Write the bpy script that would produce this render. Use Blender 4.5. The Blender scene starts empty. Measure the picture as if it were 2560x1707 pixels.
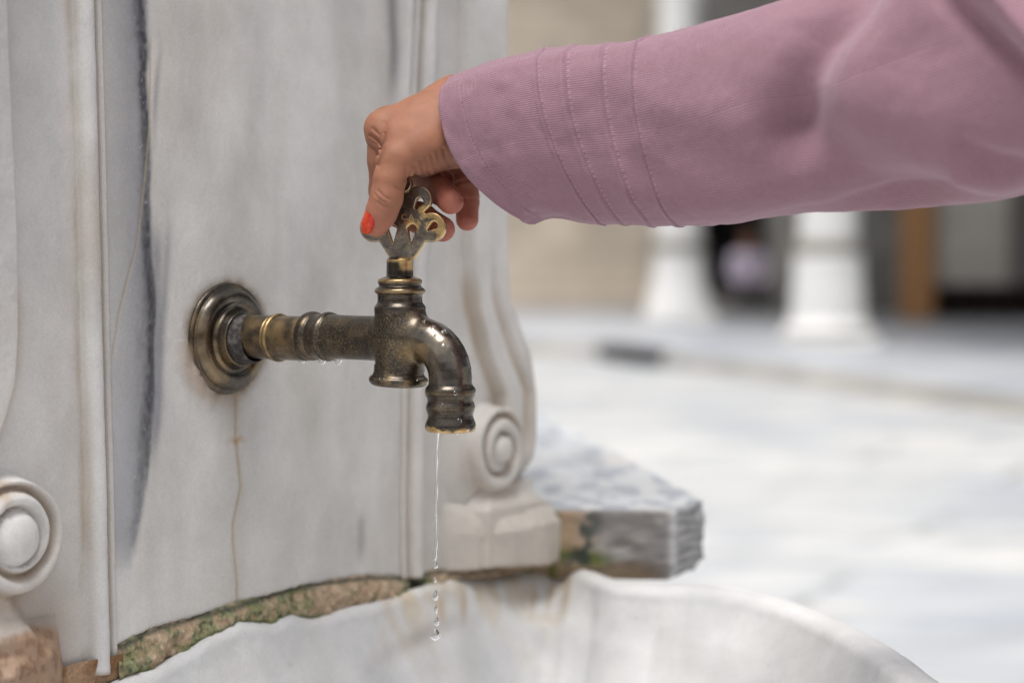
import bpy, math, random
import numpy as np
from mathutils import Vector, Matrix
random.seed(4)
S = bpy.context.scene
COL = S.collection
R = math.radians

# ------------------------------------------------------------------ camera
F = 5000.0                       # focal length in pixels of a 2560 px wide frame
HC = 1.0                         # height of the lens above the courtyard
PITCH = math.atan(253.0 / F)
cam = bpy.data.cameras.new('camera'); camo = bpy.data.objects.new('camera', cam); COL.objects.link(camo)
cam.sensor_width = 36.0; cam.lens = 36.0 * F / 2560.0
cam.clip_start = 0.02; cam.clip_end = 500
camo.location = (0, 0, HC); camo.rotation_euler = (math.pi / 2 - PITCH, 0, 0)
cam.dof.use_dof = True; cam.dof.focus_distance = 1.185; cam.dof.aperture_fstop = 4.0
cam.dof.aperture_blades = 0
S.camera = camo

# ------------------------------------------------------------------ world, sun, exposure
SUN_EL, SUN_AZ = 74.0, 208.0      # azimuth measured clockwise from +Y: light comes from high up, behind and left of the camera
w = bpy.data.worlds.new('World'); S.world = w; w.use_nodes = True
nt = w.node_tree; nt.nodes.clear()
wo = nt.nodes.new('ShaderNodeOutputWorld'); bg = nt.nodes.new('ShaderNodeBackground')
sky = nt.nodes.new('ShaderNodeTexSky'); sky.sky_type = 'NISHITA'; sky.sun_disc = False
sky.sun_elevation = R(SUN_EL); sky.sun_rotation = R(SUN_AZ); sky.dust_density = 3.0; sky.air_density = 1.0; sky.ozone_density = 0.6
hs = nt.nodes.new('ShaderNodeHueSaturation'); hs.inputs['Saturation'].default_value = 0.16
nt.links.new(sky.outputs[0], hs.inputs['Color']); nt.links.new(hs.outputs[0], bg.inputs[0]); nt.links.new(bg.outputs[0], wo.inputs[0])
bg.inputs[1].default_value = 0.135
sd = bpy.data.lights.new('sun', 'SUN'); sd.energy = 2.0; sd.angle = R(28); sd.color = (1.0, 0.965, 0.925)
so = bpy.data.objects.new('sun', sd); COL.objects.link(so)
az, el = R(SUN_AZ), R(SUN_EL)
tosun = Vector((math.sin(az) * math.cos(el), math.cos(az) * math.cos(el), math.sin(el)))
so.rotation_euler = tosun.to_track_quat('Z', 'Y').to_euler()
so.location = (-3, -3, 6)
S.view_settings.view_transform = 'Standard'; S.view_settings.look = 'None'; S.view_settings.gamma = 1.0
S.view_settings.exposure = 0.42

# ------------------------------------------------------------------ photo pixel -> world helpers (layout only)
cp, sp = math.cos(PITCH), math.sin(PITCH)
def ray(px, py):
    a = (px - 1280.0) / F; b = -(py - 853.5) / F
    return np.array([a, cp + b * sp, -sp + b * cp])
def W(px, py, Y):
    r = ray(px, py); r = r / r[1] * Y
    return np.array([r[0], r[1], r[2] + HC])
# the fountain's front plane: origin at the tap flange, t runs along it, n points out of it
A = R(35.3)
NV = np.array([math.cos(A), -math.sin(A), 0.0]); TV = np.array([math.sin(A), math.cos(A), 0.0])
FC = W(569, 846, 1.271)
O0 = np.array([FC[0], FC[1], 0.0])
def L2W(s, n, z):
    s = np.asarray(s, float); n = np.asarray(n, float); z = np.asarray(z, float)
    s, n, z = np.broadcast_arrays(s, n, z)
    return O0 + s[..., None] * TV + n[..., None] * NV + z[..., None] * np.array([0, 0, 1.0])
def WP(px, py, off=0.0):                         # pixel -> (s, z) on the front plane
    r = ray(px, py); o = np.array([0, 0, HC]); p0 = O0 + NV * off
    k = np.dot(p0 - o, NV) / np.dot(r, NV); p = o + k * r
    return float(np.dot(p - O0, TV)), float(p[2])

# ------------------------------------------------------------------ noise (numpy value noise)
def _h(ix, iy, iz, seed):
    x = (ix.astype(np.int64) * 374761393 + iy.astype(np.int64) * 668265263 + iz.astype(np.int64) * 2147483647 + seed * 974634777) & 0xffffffff
    x = ((x ^ (x >> 13)) * 1274126177) & 0xffffffff
    x = (x ^ (x >> 16)) & 0xffffffff
    return x.astype(np.float64) / 4294967295.0
def vn(p, seed=0):
    i = np.floor(p); f = p - i; f = f * f * (3 - 2 * f)
    X, Y, Z = i[..., 0], i[..., 1], i[..., 2]; fx, fy, fz = f[..., 0], f[..., 1], f[..., 2]
    def g(a, b, c): return _h(X + a, Y + b, Z + c, seed)
    c00 = g(0,0,0) * (1-fx) + g(1,0,0) * fx; c10 = g(0,1,0) * (1-fx) + g(1,1,0) * fx
    c01 = g(0,0,1) * (1-fx) + g(1,0,1) * fx; c11 = g(0,1,1) * (1-fx) + g(1,1,1) * fx
    return (c00 * (1-fy) + c10 * fy) * (1-fz) + (c01 * (1-fy) + c11 * fy) * fz
def fbm(p, sc=1.0, oc=4, seed=0):
    p = np.asarray(p, float) * np.asarray(sc); o = 0; a = 1.0; t = 0
    for k in range(oc):
        o = o + a * vn(p * 2.0**k + 17.3 * k, seed + k); t += a; a *= 0.5
    return o / t
def sst(a, b, x):
    t = np.clip((x - a) / (b - a), 0, 1); return t * t * (3 - 2 * t)
def gau(x, w): return np.exp(-(x / w)**2)
def mixc(c, col, f):
    return c * (1 - f[..., None]) + np.array(col) * f[..., None]

# ------------------------------------------------------------------ object helpers
def mesh(name, verts, faces, mat=None, parent=None, smooth=True, cols=None, uvs=None, world=True):
    verts = np.asarray(verts, float).reshape(-1, 3)
    me = bpy.data.meshes.new(name)
    if isinstance(faces, np.ndarray) and faces.ndim == 2:
        k = faces.shape[1]; nf = faces.shape[0]
        me.vertices.add(len(verts)); me.vertices.foreach_set('co', verts.ravel())
        me.loops.add(nf * k); me.loops.foreach_set('vertex_index', faces.ravel().astype(np.int32))
        me.polygons.add(nf); me.polygons.foreach_set('loop_start', (np.arange(nf) * k).astype(np.int32))
        me.update(calc_edges=True); me.validate()
    else:
        me.from_pydata([tuple(v) for v in verts], [], [tuple(int(i) for i in f) for f in faces]); me.update()
    if smooth: me.polygons.foreach_set('use_smooth', [True] * len(me.polygons))
    if cols is not None:
        at = me.color_attributes.new('Col', 'FLOAT_COLOR', 'POINT')
        c = np.asarray(cols, float).reshape(-1, np.asarray(cols).shape[-1])
        if c.shape[1] == 3: c = np.concatenate([c, np.ones((len(c), 1))], 1)
        at.data.foreach_set('color', c.ravel())
    if uvs is not None:
        uvl = me.uv_layers.new(name='UVMap'); li = np.zeros(len(me.loops), np.int32)
        me.loops.foreach_get('vertex_index', li); uvl.data.foreach_set('uv', np.asarray(uvs, float).reshape(-1, 2)[li].ravel())
    o = bpy.data.objects.new(name, me); COL.objects.link(o)
    if mat: me.materials.append(mat)
    if parent is not None:
        o.parent = parent
        bpy.context.view_layer.update()
        o.matrix_parent_inverse = world_of(parent).inverted()
    return o
def world_of(o):
    m = o.matrix_basis.copy()
    if o.parent: m = world_of(o.parent) @ o.matrix_parent_inverse @ m
    return m
def empty(name, loc, label=None, cat=None, group=None, kind=None):
    o = bpy.data.objects.new(name, None); COL.objects.link(o); o.location = tuple(loc); o.empty_display_size = 0.05
    tag(o, label, cat, group, kind); return o
def tag(o, label=None, cat=None, group=None, kind=None):
    if label: o['label'] = label
    if cat: o['category'] = cat
    if group: o['group'] = group
    if kind: o['kind'] = kind
    return o
def grid_faces(nu, nv, cu=False, cv=False):
    iu = np.arange(nu if cu else nu - 1); iv = np.arange(nv if cv else nv - 1)
    I, J = np.meshgrid(iu, iv, indexing='ij'); I2 = (I + 1) % nu; J2 = (J + 1) % nv
    return np.stack([I * nv + J, I2 * nv + J, I2 * nv + J2, I * nv + J2], -1).reshape(-1, 4)
def catmull(pts, n, closed=False):
    P = np.asarray(pts, float); m = len(P); out = []
    segs = m if closed else m - 1
    for k in range(segs):
        if closed: p0, p1, p2, p3 = P[(k-1) % m], P[k], P[(k+1) % m], P[(k+2) % m]
        else: p0, p1, p2, p3 = P[max(k-1, 0)], P[k], P[k+1], P[min(k+2, m-1)]
        for t in np.linspace(0, 1, n, endpoint=False):
            out.append(0.5 * ((2*p1) + (-p0+p2)*t + (2*p0-5*p1+4*p2-p3)*t*t + (-p0+3*p1-3*p2+p3)*t**3))
    if not closed: out.append(P[-1])
    return np.array(out)
def frame(d):
    d = np.asarray(d, float); d = d / np.linalg.norm(d)
    u = np.cross([0, 0, 1.0], d)
    if np.linalg.norm(u) < 1e-3: u = np.array([1.0, 0, 0])
    u /= np.linalg.norm(u); v = np.cross(d, u); return u, v, d
def lathe(name, o, d, prof, mat, parent=None, n=96, sub=6, cols=None, jit=None, sharp=False):
    """prof: (height along d, radius)"""
    pr = np.array(prof, float) if sharp else catmull(prof, sub)
    u, v, d = frame(d); th = np.linspace(0, 2*np.pi, n, endpoint=False)
    H = pr[:, 0][:, None]; Rr = pr[:, 1][:, None] * np.ones((1, n))
    if jit is not None: Rr = Rr * jit(H, th[None, :])
    V = np.asarray(o) + H[..., None] * d + Rr[..., None] * (np.cos(th)[None, :, None] * u + np.sin(th)[None, :, None] * v)
    fc = grid_faces(len(pr), n, cv=True)
    V = V.reshape(-1, 3)
    return mesh(name, V, fc, mat, parent, cols=cols(V) if cols else None)
def tube(path, rad, n=24, caps=True):
    P = np.asarray(path, float); m = len(P); rad = np.ones(m) * np.asarray(rad, float)
    T = np.gradient(P, axis=0); T /= np.linalg.norm(T, axis=1)[:, None] + 1e-12
    u, v, _ = frame(T[0]); V = []; th = np.linspace(0, 2*np.pi, n, endpoint=False)
    for k in range(m):
        u = u - T[k] * np.dot(u, T[k]); u /= np.linalg.norm(u); v = np.cross(T[k], u)
        V.append(P[k] + rad[k] * (np.cos(th)[:, None] * u + np.sin(th)[:, None] * v))
    V = np.array(V).reshape(-1, 3); fc = [list(f) for f in grid_faces(m, n, cv=True)]
    if caps: fc.append(list(range(n))[::-1]); fc.append(list(range((m-1)*n, m*n)))
    return V, fc
class MB:
    def __init__(s): s.v = []; s.f = []
    def add(s, V, Fc):
        b = len(s.v); s.v += [tuple(p) for p in V]; s.f += [[i + b for i in f] for f in Fc]; return s
    def box(s, a, b, M=None):
        x0, y0, z0 = a; x1, y1, z1 = b
        V = [(x0,y0,z0),(x1,y0,z0),(x1,y1,z0),(x0,y1,z0),(x0,y0,z1),(x1,y0,z1),(x1,y1,z1),(x0,y1,z1)]
        if M is not None: V = [M(*p) for p in V]
        return s.add(V, [(0,3,2,1),(4,5,6,7),(0,1,5,4),(1,2,6,5),(2,3,7,6),(3,0,4,7)])
    def prism(s, poly, z0, z1):
        n = len(poly); V = [(p[0], p[1], z0) for p in poly] + [(p[0], p[1], z1) for p in poly]
        return s.add(V, [list(range(n))[::-1], list(range(n, 2*n))] + [[i, (i+1) % n, n+(i+1) % n, n+i] for i in range(n)])
    def build(s, name, mat, parent=None, smooth=False, bevel=0):
        o = mesh(name, np.array(s.v), s.f, mat, parent, smooth)
        if bevel:
            b = o.modifiers.new('bevel', 'BEVEL'); b.width = bevel; b.segments = 2; b.limit_method = 'ANGLE'
        return o

# ------------------------------------------------------------------ implicit surfaces (surface nets)
def nets(fn, lo, hi, h):
    lo = np.asarray(lo, float); hi = np.asarray(hi, float); N = np.ceil((hi - lo) / h).astype(int) + 1
    ax = [lo[k] + h * np.arange(N[k]) for k in range(3)]
    D = np.empty(tuple(N), np.float32)
    for i0 in range(0, N[0], 16):
        g = np.stack(np.meshgrid(ax[0][i0:i0+16], ax[1], ax[2], indexing='ij'), -1)
        D[i0:i0+16] = fn(g)
    ins = D < 0
    c = np.zeros(tuple(N - 1), int)
    for dx in (0, 1):
        for dy in (0, 1):
            for dz in (0, 1): c += ins[dx:N[0]-1+dx, dy:N[1]-1+dy, dz:N[2]-1+dz]
    act = (c > 0) & (c < 8); idx = -np.ones(act.shape, int); idx[act] = np.arange(act.sum())
    I = np.argwhere(act); acc = np.zeros((len(I), 3)); cnt = np.zeros(len(I))
    cor = [(a, b, d) for a in (0, 1) for b in (0, 1) for d in (0, 1)]
    for a in cor:
        for ax_ in range(3):
            if a[ax_] == 0:
                b = list(a); b[ax_] = 1
                da = D[I[:, 0]+a[0], I[:, 1]+a[1], I[:, 2]+a[2]]; db = D[I[:, 0]+b[0], I[:, 1]+b[1], I[:, 2]+b[2]]
                m = (da < 0) != (db < 0); t = np.where(m, da / np.where(m, da - db, 1), 0)
                p = np.tile(np.array(a, float), (len(I), 1)); p[:, ax_] += t
                acc += p * m[:, None]; cnt += m
    V = lo + h * (I + acc / cnt[:, None])
    Fs = []
    for ax_ in range(3):
        sl0 = [slice(None)] * 3; sl1 = [slice(None)] * 3; sl0[ax_] = slice(0, -1); sl1[ax_] = slice(1, None)
        e = ins[tuple(sl0)] != ins[tuple(sl1)]; E = np.argwhere(e)
        o1, o2 = [(1, 2), (2, 0), (0, 1)][ax_]
        ok = (E[:, o1] > 0) & (E[:, o2] > 0) & (E[:, o1] < N[o1]-1) & (E[:, o2] < N[o2]-1); E = E[ok]
        def at(d1, d2):
            q = E.copy(); q[:, o1] -= d1; q[:, o2] -= d2; return idx[q[:, 0], q[:, 1], q[:, 2]]
        q = np.stack([at(1, 1), at(0, 1), at(0, 0), at(1, 0)], 1)
        flip = ~ins[E[:, 0], E[:, 1], E[:, 2]]; q[flip] = q[flip][:, ::-1]; Fs.append(q)
    Fc = np.concatenate(Fs); Fc = Fc[(Fc >= 0).all(1)]
    # a few projection steps on to the true surface
    for _ in range(2):
        e = h * 0.3
        d0 = fn(V); G = np.stack([fn(V + np.eye(3)[k] * e) - d0 for k in range(3)], 1) / e
        V = V - np.clip(d0, -h, h)[:, None] * G / (np.sum(G * G, 1)[:, None] + 0.05)
    return V, Fc
def cap(p, a, b, ra, rb):
    a = np.asarray(a); b = np.asarray(b); ab = b - a; t = np.clip(((p - a) @ ab) / np.dot(ab, ab), 0, 1)
    return np.linalg.norm(p - a - t[..., None] * ab, axis=-1) - (ra + (rb - ra) * t)
def smin(a, b, k):
    h = np.clip(k - np.abs(a - b), 0, None) / k; return np.minimum(a, b) - h * h * k * 0.25
def segd(p, a, b):
    a = np.asarray(a); b = np.asarray(b); ab = b - a; t = np.clip(((p - a) @ ab) / np.dot(ab, ab), 0, 1)
    return np.linalg.norm(p - a - t[..., None] * ab, axis=-1)

# ------------------------------------------------------------------ materials
class NB:
    def __init__(s, name):
        s.m = bpy.data.materials.new(name); s.m.use_nodes = True; s.t = s.m.node_tree; s.b = s.t.nodes['Principled BSDF']
        s.tc = s.t.nodes.new('ShaderNodeTexCoord')
    def n(s, t, **k):
        x = s.t.nodes.new(t)
        for a, b in k.items():
            if a.startswith('i_'): x.inputs[a[2:].replace('_', ' ')].default_value = b
            else: setattr(x, a, b)
        return x
    def l(s, a, b): s.t.links.new(a, b)
    def noise(s, scale, detail=4, rough=0.55, vec=None, dist=0.0, stretch=None):
        x = s.n('ShaderNodeTexNoise'); x.inputs['Scale'].default_value = scale; x.inputs['Detail'].default_value = detail
        x.inputs['Roughness'].default_value = rough; x.inputs['Distortion'].default_value = dist
        v = vec or s.tc.outputs['Object']
        if stretch:
            mp = s.n('ShaderNodeMapping'); mp.inputs['Scale'].default_value = stretch; s.l(v, mp.inputs[0]); v = mp.outputs[0]
        s.l(v, x.inputs['Vector']); return x.outputs[0]
    def ramp(s, fac, stops):
        x = s.n('ShaderNodeValToRGB'); e = x.color_ramp.elements
        while len(e) < len(stops): e.new(0.5)
        for k, (p, c) in enumerate(stops):
            e[k].position = p; e[k].color = (c, c, c, 1) if isinstance(c, (int, float)) else tuple(c) + (1,)
        s.l(fac, x.inputs[0]); return x.outputs[0]
    def mix(s, f, a, b, mode='MIX'):
        x = s.n('ShaderNodeMix'); x.data_type = 'RGBA'; x.blend_type = mode
        for v, i in ((f, 0), (a, 6), (b, 7)):
            if isinstance(v, (int, float)): x.inputs[i].default_value = v
            elif isinstance(v, tuple): x.inputs[i].default_value = v + (1,)
            else: s.l(v, x.inputs[i])
        return x.outputs[2]
    def math(s, op, a, b=None):
        x = s.n('ShaderNodeMath'); x.operation = op
        for v, i in ((a, 0), (b, 1)):
            if v is None: continue
            if isinstance(v, (int, float)): x.inputs[i].default_value = v
            else: s.l(v, x.inputs[i])
        return x.outputs[0]
    def bump(s, h, strength=0.3, dist=0.001, prev=None):
        x = s.n('ShaderNodeBump'); x.inputs['Strength'].default_value = strength; x.inputs['Distance'].default_value = dist
        s.l(h, x.inputs['Height'])
        if prev is not None: s.l(prev, x.inputs['Normal'])
        s.l(x.outputs[0], s.b.inputs['Normal']); return x.outputs[0]
    def attr(s, name='Col'):
        x = s.n('ShaderNodeAttribute'); x.attribute_name = name; return x.outputs['Color'], x.outputs['Alpha']
    def set(s, **k):
        for a, v in k.items():
            i = s.b.inputs[a.replace('_', ' ')]
            if isinstance(v, (int, float)): i.default_value = v
            elif isinstance(v, tuple): i.default_value = v + (1,) if i.type == 'RGBA' and len(v) == 3 else v
            else: s.l(v, i)
        return s.m

def m_marble():
    b = NB('carved_marble'); c, a = b.attr()
    n1 = b.noise(26, 5, 0.6); n2 = b.noise(620, 4, 0.75); n3 = b.noise(11, 4, 0.6, stretch=(1, 1, 0.55), dist=0.8)
    v = b.ramp(n1, [(0.3, 0.90), (0.7, 1.05)]); v2 = b.ramp(n2, [(0.3, 0.90), (0.72, 1.08)]); v3 = b.ramp(n3, [(0.3, (0.93, 0.925, 0.91)), (0.7, (1.04, 1.04, 1.05))])
    col = b.mix(1.0, b.mix(1.0, b.mix(1.0, c, v, 'MULTIPLY'), v2, 'MULTIPLY'), v3, 'MULTIPLY')
    p = b.bump(n2, 0.25, 0.0006); b.bump(n1, 0.25, 0.002, p)
    m = b.set(Base_Color=col, Roughness=0.52, Subsurface_Weight=0.0)
    b.b.inputs['Specular IOR Level'].default_value = 0.3
    return m
def m_mortar():
    b = NB('mossy_mortar'); c, a = b.attr(); n1 = b.noise(420, 5, 0.7); n2 = b.noise(1300, 3, 0.7)
    col = b.mix(1.0, c, b.ramp(n1, [(0.3, 0.6), (0.7, 1.3)]), 'MULTIPLY')
    p = b.bump(n1, 0.8, 0.0015); b.bump(n2, 0.5, 0.0006, p)
    return b.set(Base_Color=col, Roughness=0.8)
def m_brass():
    """attribute: R = golden bare metal, G = brightness of the patina, B = pitting"""
    b = NB('aged_brass'); c, a = b.attr(); sep = b.n('ShaderNodeSeparateColor'); b.l(c, sep.inputs[0])
    sp_ = b.noise(950, 3, 0.75); mid = b.noise(120, 4, 0.6); grime = b.noise(45, 5, 0.65)
    dark = b.mix(b.ramp(sp_, [(0.48, 0.0), (0.63, 1.0)]), (0.055, 0.047, 0.042), (0.28, 0.21, 0.11))
    smooth_p = b.mix(b.ramp(mid, [(0.35, 0.0), (0.7, 1.0)]), (0.085, 0.074, 0.067), (0.20, 0.165, 0.12))
    pat = b.mix(sep.outputs[2], smooth_p, dark)
    pat = b.mix(b.ramp(grime, [(0.42, 0.55), (0.62, 0.0)]), pat, (0.05, 0.045, 0.042))
    gain = b.n('ShaderNodeVectorMath'); gain.operation = 'SCALE'; b.l(pat, gain.inputs[0]); b.l(sep.outputs[1], gain.inputs[3])
    col = b.mix(sep.outputs[0], gain.outputs[0], (0.62, 0.42, 0.19))
    rg = b.ramp(b.noise(200, 4, 0.6), [(0.3, 0.16), (0.7, 0.32)])
    rr = b.mix(sep.outputs[2], rg, b.ramp(sp_, [(0.3, 0.32), (0.7, 0.5)]))
    p = b.bump(sp_, 0.12, 0.0003); b.bump(mid, 0.25, 0.0008, p)
    m = b.set(Base_Color=col, Metallic=0.93, Roughness=rr)
    b.b.inputs['Coat Weight'].default_value = 0.35; b.b.inputs['Coat Roughness'].default_value = 0.08; b.b.inputs['Coat IOR'].default_value = 1.33
    return m
def m_skin():
    b = NB('skin'); c, a = b.attr(); n1 = b.noise(600, 4, 0.6); n2 = b.noise(60, 4, 0.6)
    vo = b.n('ShaderNodeTexVoronoi'); vo.feature = 'DISTANCE_TO_EDGE'; vo.inputs['Scale'].default_value = 900; b.l(b.tc.outputs['Object'], vo.inputs['Vector'])
    col = b.mix(1.0, c, b.ramp(n2, [(0.3, (0.84, 0.80, 0.79)), (0.7, (1.08, 1.07, 1.06))]), 'MULTIPLY')
    p = b.bump(vo.outputs[0], 0.3, 0.0005); b.bump(n1, 0.3, 0.0006, p)
    m = b.set(Base_Color=col, Roughness=0.6, Subsurface_Weight=0.16, Subsurface_Scale=0.006)
    b.b.inputs['Subsurface Radius'].default_value = (1.0, 0.35, 0.2); b.b.inputs['Specular IOR Level'].default_value = 0.4
    return m
def m_fabric():
    b = NB('mauve_weave'); uv = b.n('ShaderNodeUVMap'); uv.uv_map = 'UVMap'
    sx = b.n('ShaderNodeSeparateXYZ'); nz = b.n('ShaderNodeTexNoise'); nz.inputs['Scale'].default_value = 60; nz.inputs['Detail'].default_value = 2
    b.l(uv.outputs[0], nz.inputs['Vector'])
    va = b.n('ShaderNodeVectorMath'); va.operation = 'MULTIPLY_ADD'; b.l(nz.outputs[1], va.inputs[0]); va.inputs[1].default_value = (0.0012, 0.0012, 0); b.l(uv.outputs[0], va.inputs[2])
    b.l(va.outputs[0], sx.inputs[0])
    k = 2 * math.pi / 0.0022; k2 = 2 * math.pi / 0.00135
    su = b.math('SINE', b.math('MULTIPLY', sx.outputs[0], k)); sv = b.math('SINE', b.math('MULTIPLY', sx.outputs[1], k2))
    wv = b.math('ADD', b.math('MULTIPLY', b.math('MULTIPLY', su, sv), 0.5), b.math('MULTIPLY', sv, 0.55))
    c, a = b.attr(); f = b.math('MULTIPLY_ADD', wv, 0.5); f.node.inputs[2].default_value = 0.5
    base = b.mix(f, (0.72, 0.68, 0.70), (1.14, 1.14, 1.14)); col = b.mix(1.0, c, base, 'MULTIPLY')
    col = b.mix(1.0, col, b.ramp(b.noise(300, 4, 0.7), [(0.3, 0.94), (0.7, 1.06)]), 'MULTIPLY')
    b.bump(f, 0.55, 0.0006)
    m = b.set(Base_Color=col, Roughness=0.85)
    b.b.inputs['Sheen Weight'].default_value = 0.35; b.b.inputs['Sheen Roughness'].default_value = 0.5; b.b.inputs['Sheen Tint'].default_value = (1, 0.85, 0.95, 1)
    b.b.inputs['Specular IOR Level'].default_value = 0.2
    return m
def m_simple(name, col, rough=0.6, nsc=8, amp=0.12, col2=None, metal=0.0, stretch=None, bump=0.0):
    b = NB(name); n1 = b.noise(nsc, 5, 0.6, stretch=stretch)
    c2 = col2 or tuple(x * (1 - amp * 2) for x in col)
    cc = b.mix(b.ramp(n1, [(0.32, 0.0), (0.68, 1.0)]), c2, col)
    if bump: b.bump(n1, 0.4, bump)
    return b.set(Base_Color=cc, Roughness=rough, Metallic=metal)
def m_water():
    b = NB('water'); m = b.set(Base_Color=(1.0, 1.0, 1.0), Roughness=0.0, IOR=1.33, Transmission_Weight=1.0); return m
def m_stonewall(name, c1, c2, bw=1.0, bh=0.42):
    b = NB(name); br = b.n('ShaderNodeTexBrick'); mp = b.n('ShaderNodeMapping'); mp.inputs['Rotation'].default_value = (R(90), 0, 0)
    b.l(b.tc.outputs['Object'], mp.inputs[0]); b.l(mp.outputs[0], br.inputs['Vector'])
    br.inputs['Color1'].default_value = c1 + (1,); br.inputs['Color2'].default_value = c2 + (1,)
    br.inputs['Mortar'].default_value = tuple(x * 0.6 for x in c1) + (1,); br.inputs['Scale'].default_value = 1.0
    br.inputs['Mortar Size'].default_value = 0.012; br.inputs['Brick Width'].default_value = bw; br.inputs['Row Height'].default_value = bh
    n1 = b.noise(1.6, 5, 0.6, dist=0.4)
    return b.set(Base_Color=b.mix(1.0, br.outputs[0], b.ramp(n1, [(0.3, 0.72), (0.7, 1.15)]), 'MULTIPLY'), Roughness=0.85)
def m_paving():
    b = NB('marble_paving'); br = b.n('ShaderNodeTexBrick'); mp = b.n('ShaderNodeMapping'); mp.inputs['Rotation'].default_value = (0, 0, R(24))
    b.l(b.tc.outputs['Object'], mp.inputs[0]); b.l(mp.outputs[0], br.inputs['Vector'])
    br.inputs['Color1'].default_value = (0.74, 0.725, 0.69, 1); br.inputs['Color2'].default_value = (0.62, 0.615, 0.60, 1)
    br.inputs['Mortar'].default_value = (0.30, 0.28, 0.24, 1); br.inputs['Scale'].default_value = 1.0
    br.inputs['Mortar Size'].default_value = 0.024; br.inputs['Brick Width'].default_value = 1.5; br.inputs['Row Height'].default_value = 0.75
    wv = b.noise(0.9, 6, 0.6, dist=1.8, stretch=(0.5, 1.6, 1)); big = b.noise(0.35, 3, 0.5)
    col = b.mix(b.ramp(wv, [(0.42, 0.0), (0.56, 0.9)]), br.outputs[0], (0.40, 0.43, 0.475))
    mp2 = b.n('ShaderNodeMapping'); mp2.inputs['Rotation'].default_value = (0, 0, R(-38)); b.l(b.tc.outputs['Object'], mp2.inputs[0])
    col = b.mix(b.ramp(b.noise(2.6, 5, 0.6, vec=mp2.outputs[0], dist=1.0, stretch=(0.30, 1.5, 1)), [(0.48, 0.0), (0.60, 0.8)]), col, (0.38, 0.40, 0.43))
    col = b.mix(b.ramp(big, [(0.4, 0.0), (0.75, 0.5)]), col, (0.74, 0.72, 0.66))
    return b.set(Base_Color=col, Roughness=0.5)
M = dict(marble=m_marble(), mortar=m_mortar(), brass=m_brass(), skin=m_skin(), fabric=m_fabric(), water=m_water(), paving=m_paving(),
    tan=m_stonewall('tan_ashlar', (0.68, 0.58, 0.46), (0.56, 0.48, 0.385)), grey=m_stonewall('grey_ashlar', (0.30, 0.285, 0.265), (0.24, 0.225, 0.205)),
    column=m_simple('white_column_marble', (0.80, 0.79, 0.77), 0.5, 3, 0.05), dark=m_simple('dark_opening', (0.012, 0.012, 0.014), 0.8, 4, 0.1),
    plat=m_simple('portico_marble', (0.56, 0.57, 0.59), 0.5, 0.9, 0.1, col2=(0.33, 0.36, 0.41)),
    wood=m_simple('orange_wood', (0.52, 0.26, 0.10), 0.55, 6, 0.2, stretch=(6, 6, 0.6)),
    board=m_simple('pale_board', (0.80, 0.75, 0.68), 0.7, 3, 0.1), rack=m_simple('dark_rack_wood', (0.055, 0.022, 0.02), 0.5, 6, 0.2),
    nail=None, gold=None)
b = NB('red_nail_polish'); nz = b.noise(250, 4, 0.6)
M['nail'] = b.set(Base_Color=b.mix(b.ramp(nz, [(0.35, 0.0), (0.6, 1.0)]), (0.66, 0.075, 0.012), (0.50, 0.020, 0.012)), Roughness=0.18)
b = NB('bare_brass'); M['gold'] = b.set(Base_Color=(0.72, 0.50, 0.24), Metallic=0.9, Roughness=b.ramp(b.noise(300), [(0.3, 0.3), (0.7, 0.45)]))
# ================================================================== THE MARBLE FOUNTAIN
fountain = empty('marble_fountain', L2W(0.05, -0.1, 0.0), 'carved grey-white marble fountain wall with scroll brackets and a shell basin under the tap', 'fountain')
UP = [(297,1620),(377,1580),(503,1544),(595,1515),(700,1486),(772,1467),(918,1446),(1002,1448),(1059,1437),(1136,1424),(1212,1424),(1319,1383),(1381,1368)]
LOW = [(297,1699),(377,1670),(461,1628),(524,1590),(586,1561),(600,1552),(677,1556),(730,1538),(791,1546),(868,1519),(944,1502),(1059,1462),(1136,1447),(1212,1450),(1308,1433),(1404,1410)]
up = np.array([WP(*p) for p in UP]); low = np.array([WP(p[0], p[1], 0.006) for p in LOW])
S_L, S_R = WP(272, 800)[0], WP(1006, 800)[0]       # the two edges of the flat panel
def pcurve(pts, off=0.0):
    q = sorted([WP(p[0], p[1], off) for p in pts], key=lambda a: a[1]); q = np.array(q)
    return lambda z: np.interp(z, q[:, 1], q[:, 0])
ZT = 1.46
def streak(s, z, pts, wd, lo=None, fade=0.02, seed=0, wob=0.004):
    q = np.array(sorted([WP(*p) for p in pts], key=lambda a: a[1])); c = np.interp(z, q[:, 1], q[:, 0])
    P = np.stack([s * 30, z * 22, 0 * s], -1); c = c + wob * (fbm(P, 1, 3, seed) - 0.5)
    m = sst(q[0, 1] - fade, q[0, 1] + fade, z) * (1 - sst(q[-1, 1] - fade, q[-1, 1] + fade, z))
    return s - c, m
def marble_base(s, z, seed=1):
    P = np.stack([s * 14, z * 4.5, 0 * s], -1); P = P + 0.9 * (fbm(np.stack([s * 9, z * 6, 0 * s], -1), 1, 3, seed + 3) - 0.5)[..., None]; a = fbm(P, 1, 5, seed); b2 = fbm(P * 2.2, 1, 4, seed + 9); e = fbm(np.stack([s * 34, z * 9, 0 * s], -1), 1, 3, seed + 5)
    c = np.ones(s.shape + (3,)) * np.array([0.655, 0.637, 0.61])
    c = mixc(c, (0.74, 0.73, 0.715), sst(0.42, 0.7, a) * 0.8)
    c = mixc(c, (0.55, 0.51, 0.46), sst(0.45, 0.75, b2) * 0.36)
    c = mixc(c, (0.47, 0.465, 0.465), sst(0.45, 0.75, e) * 0.28)
    return c
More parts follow.
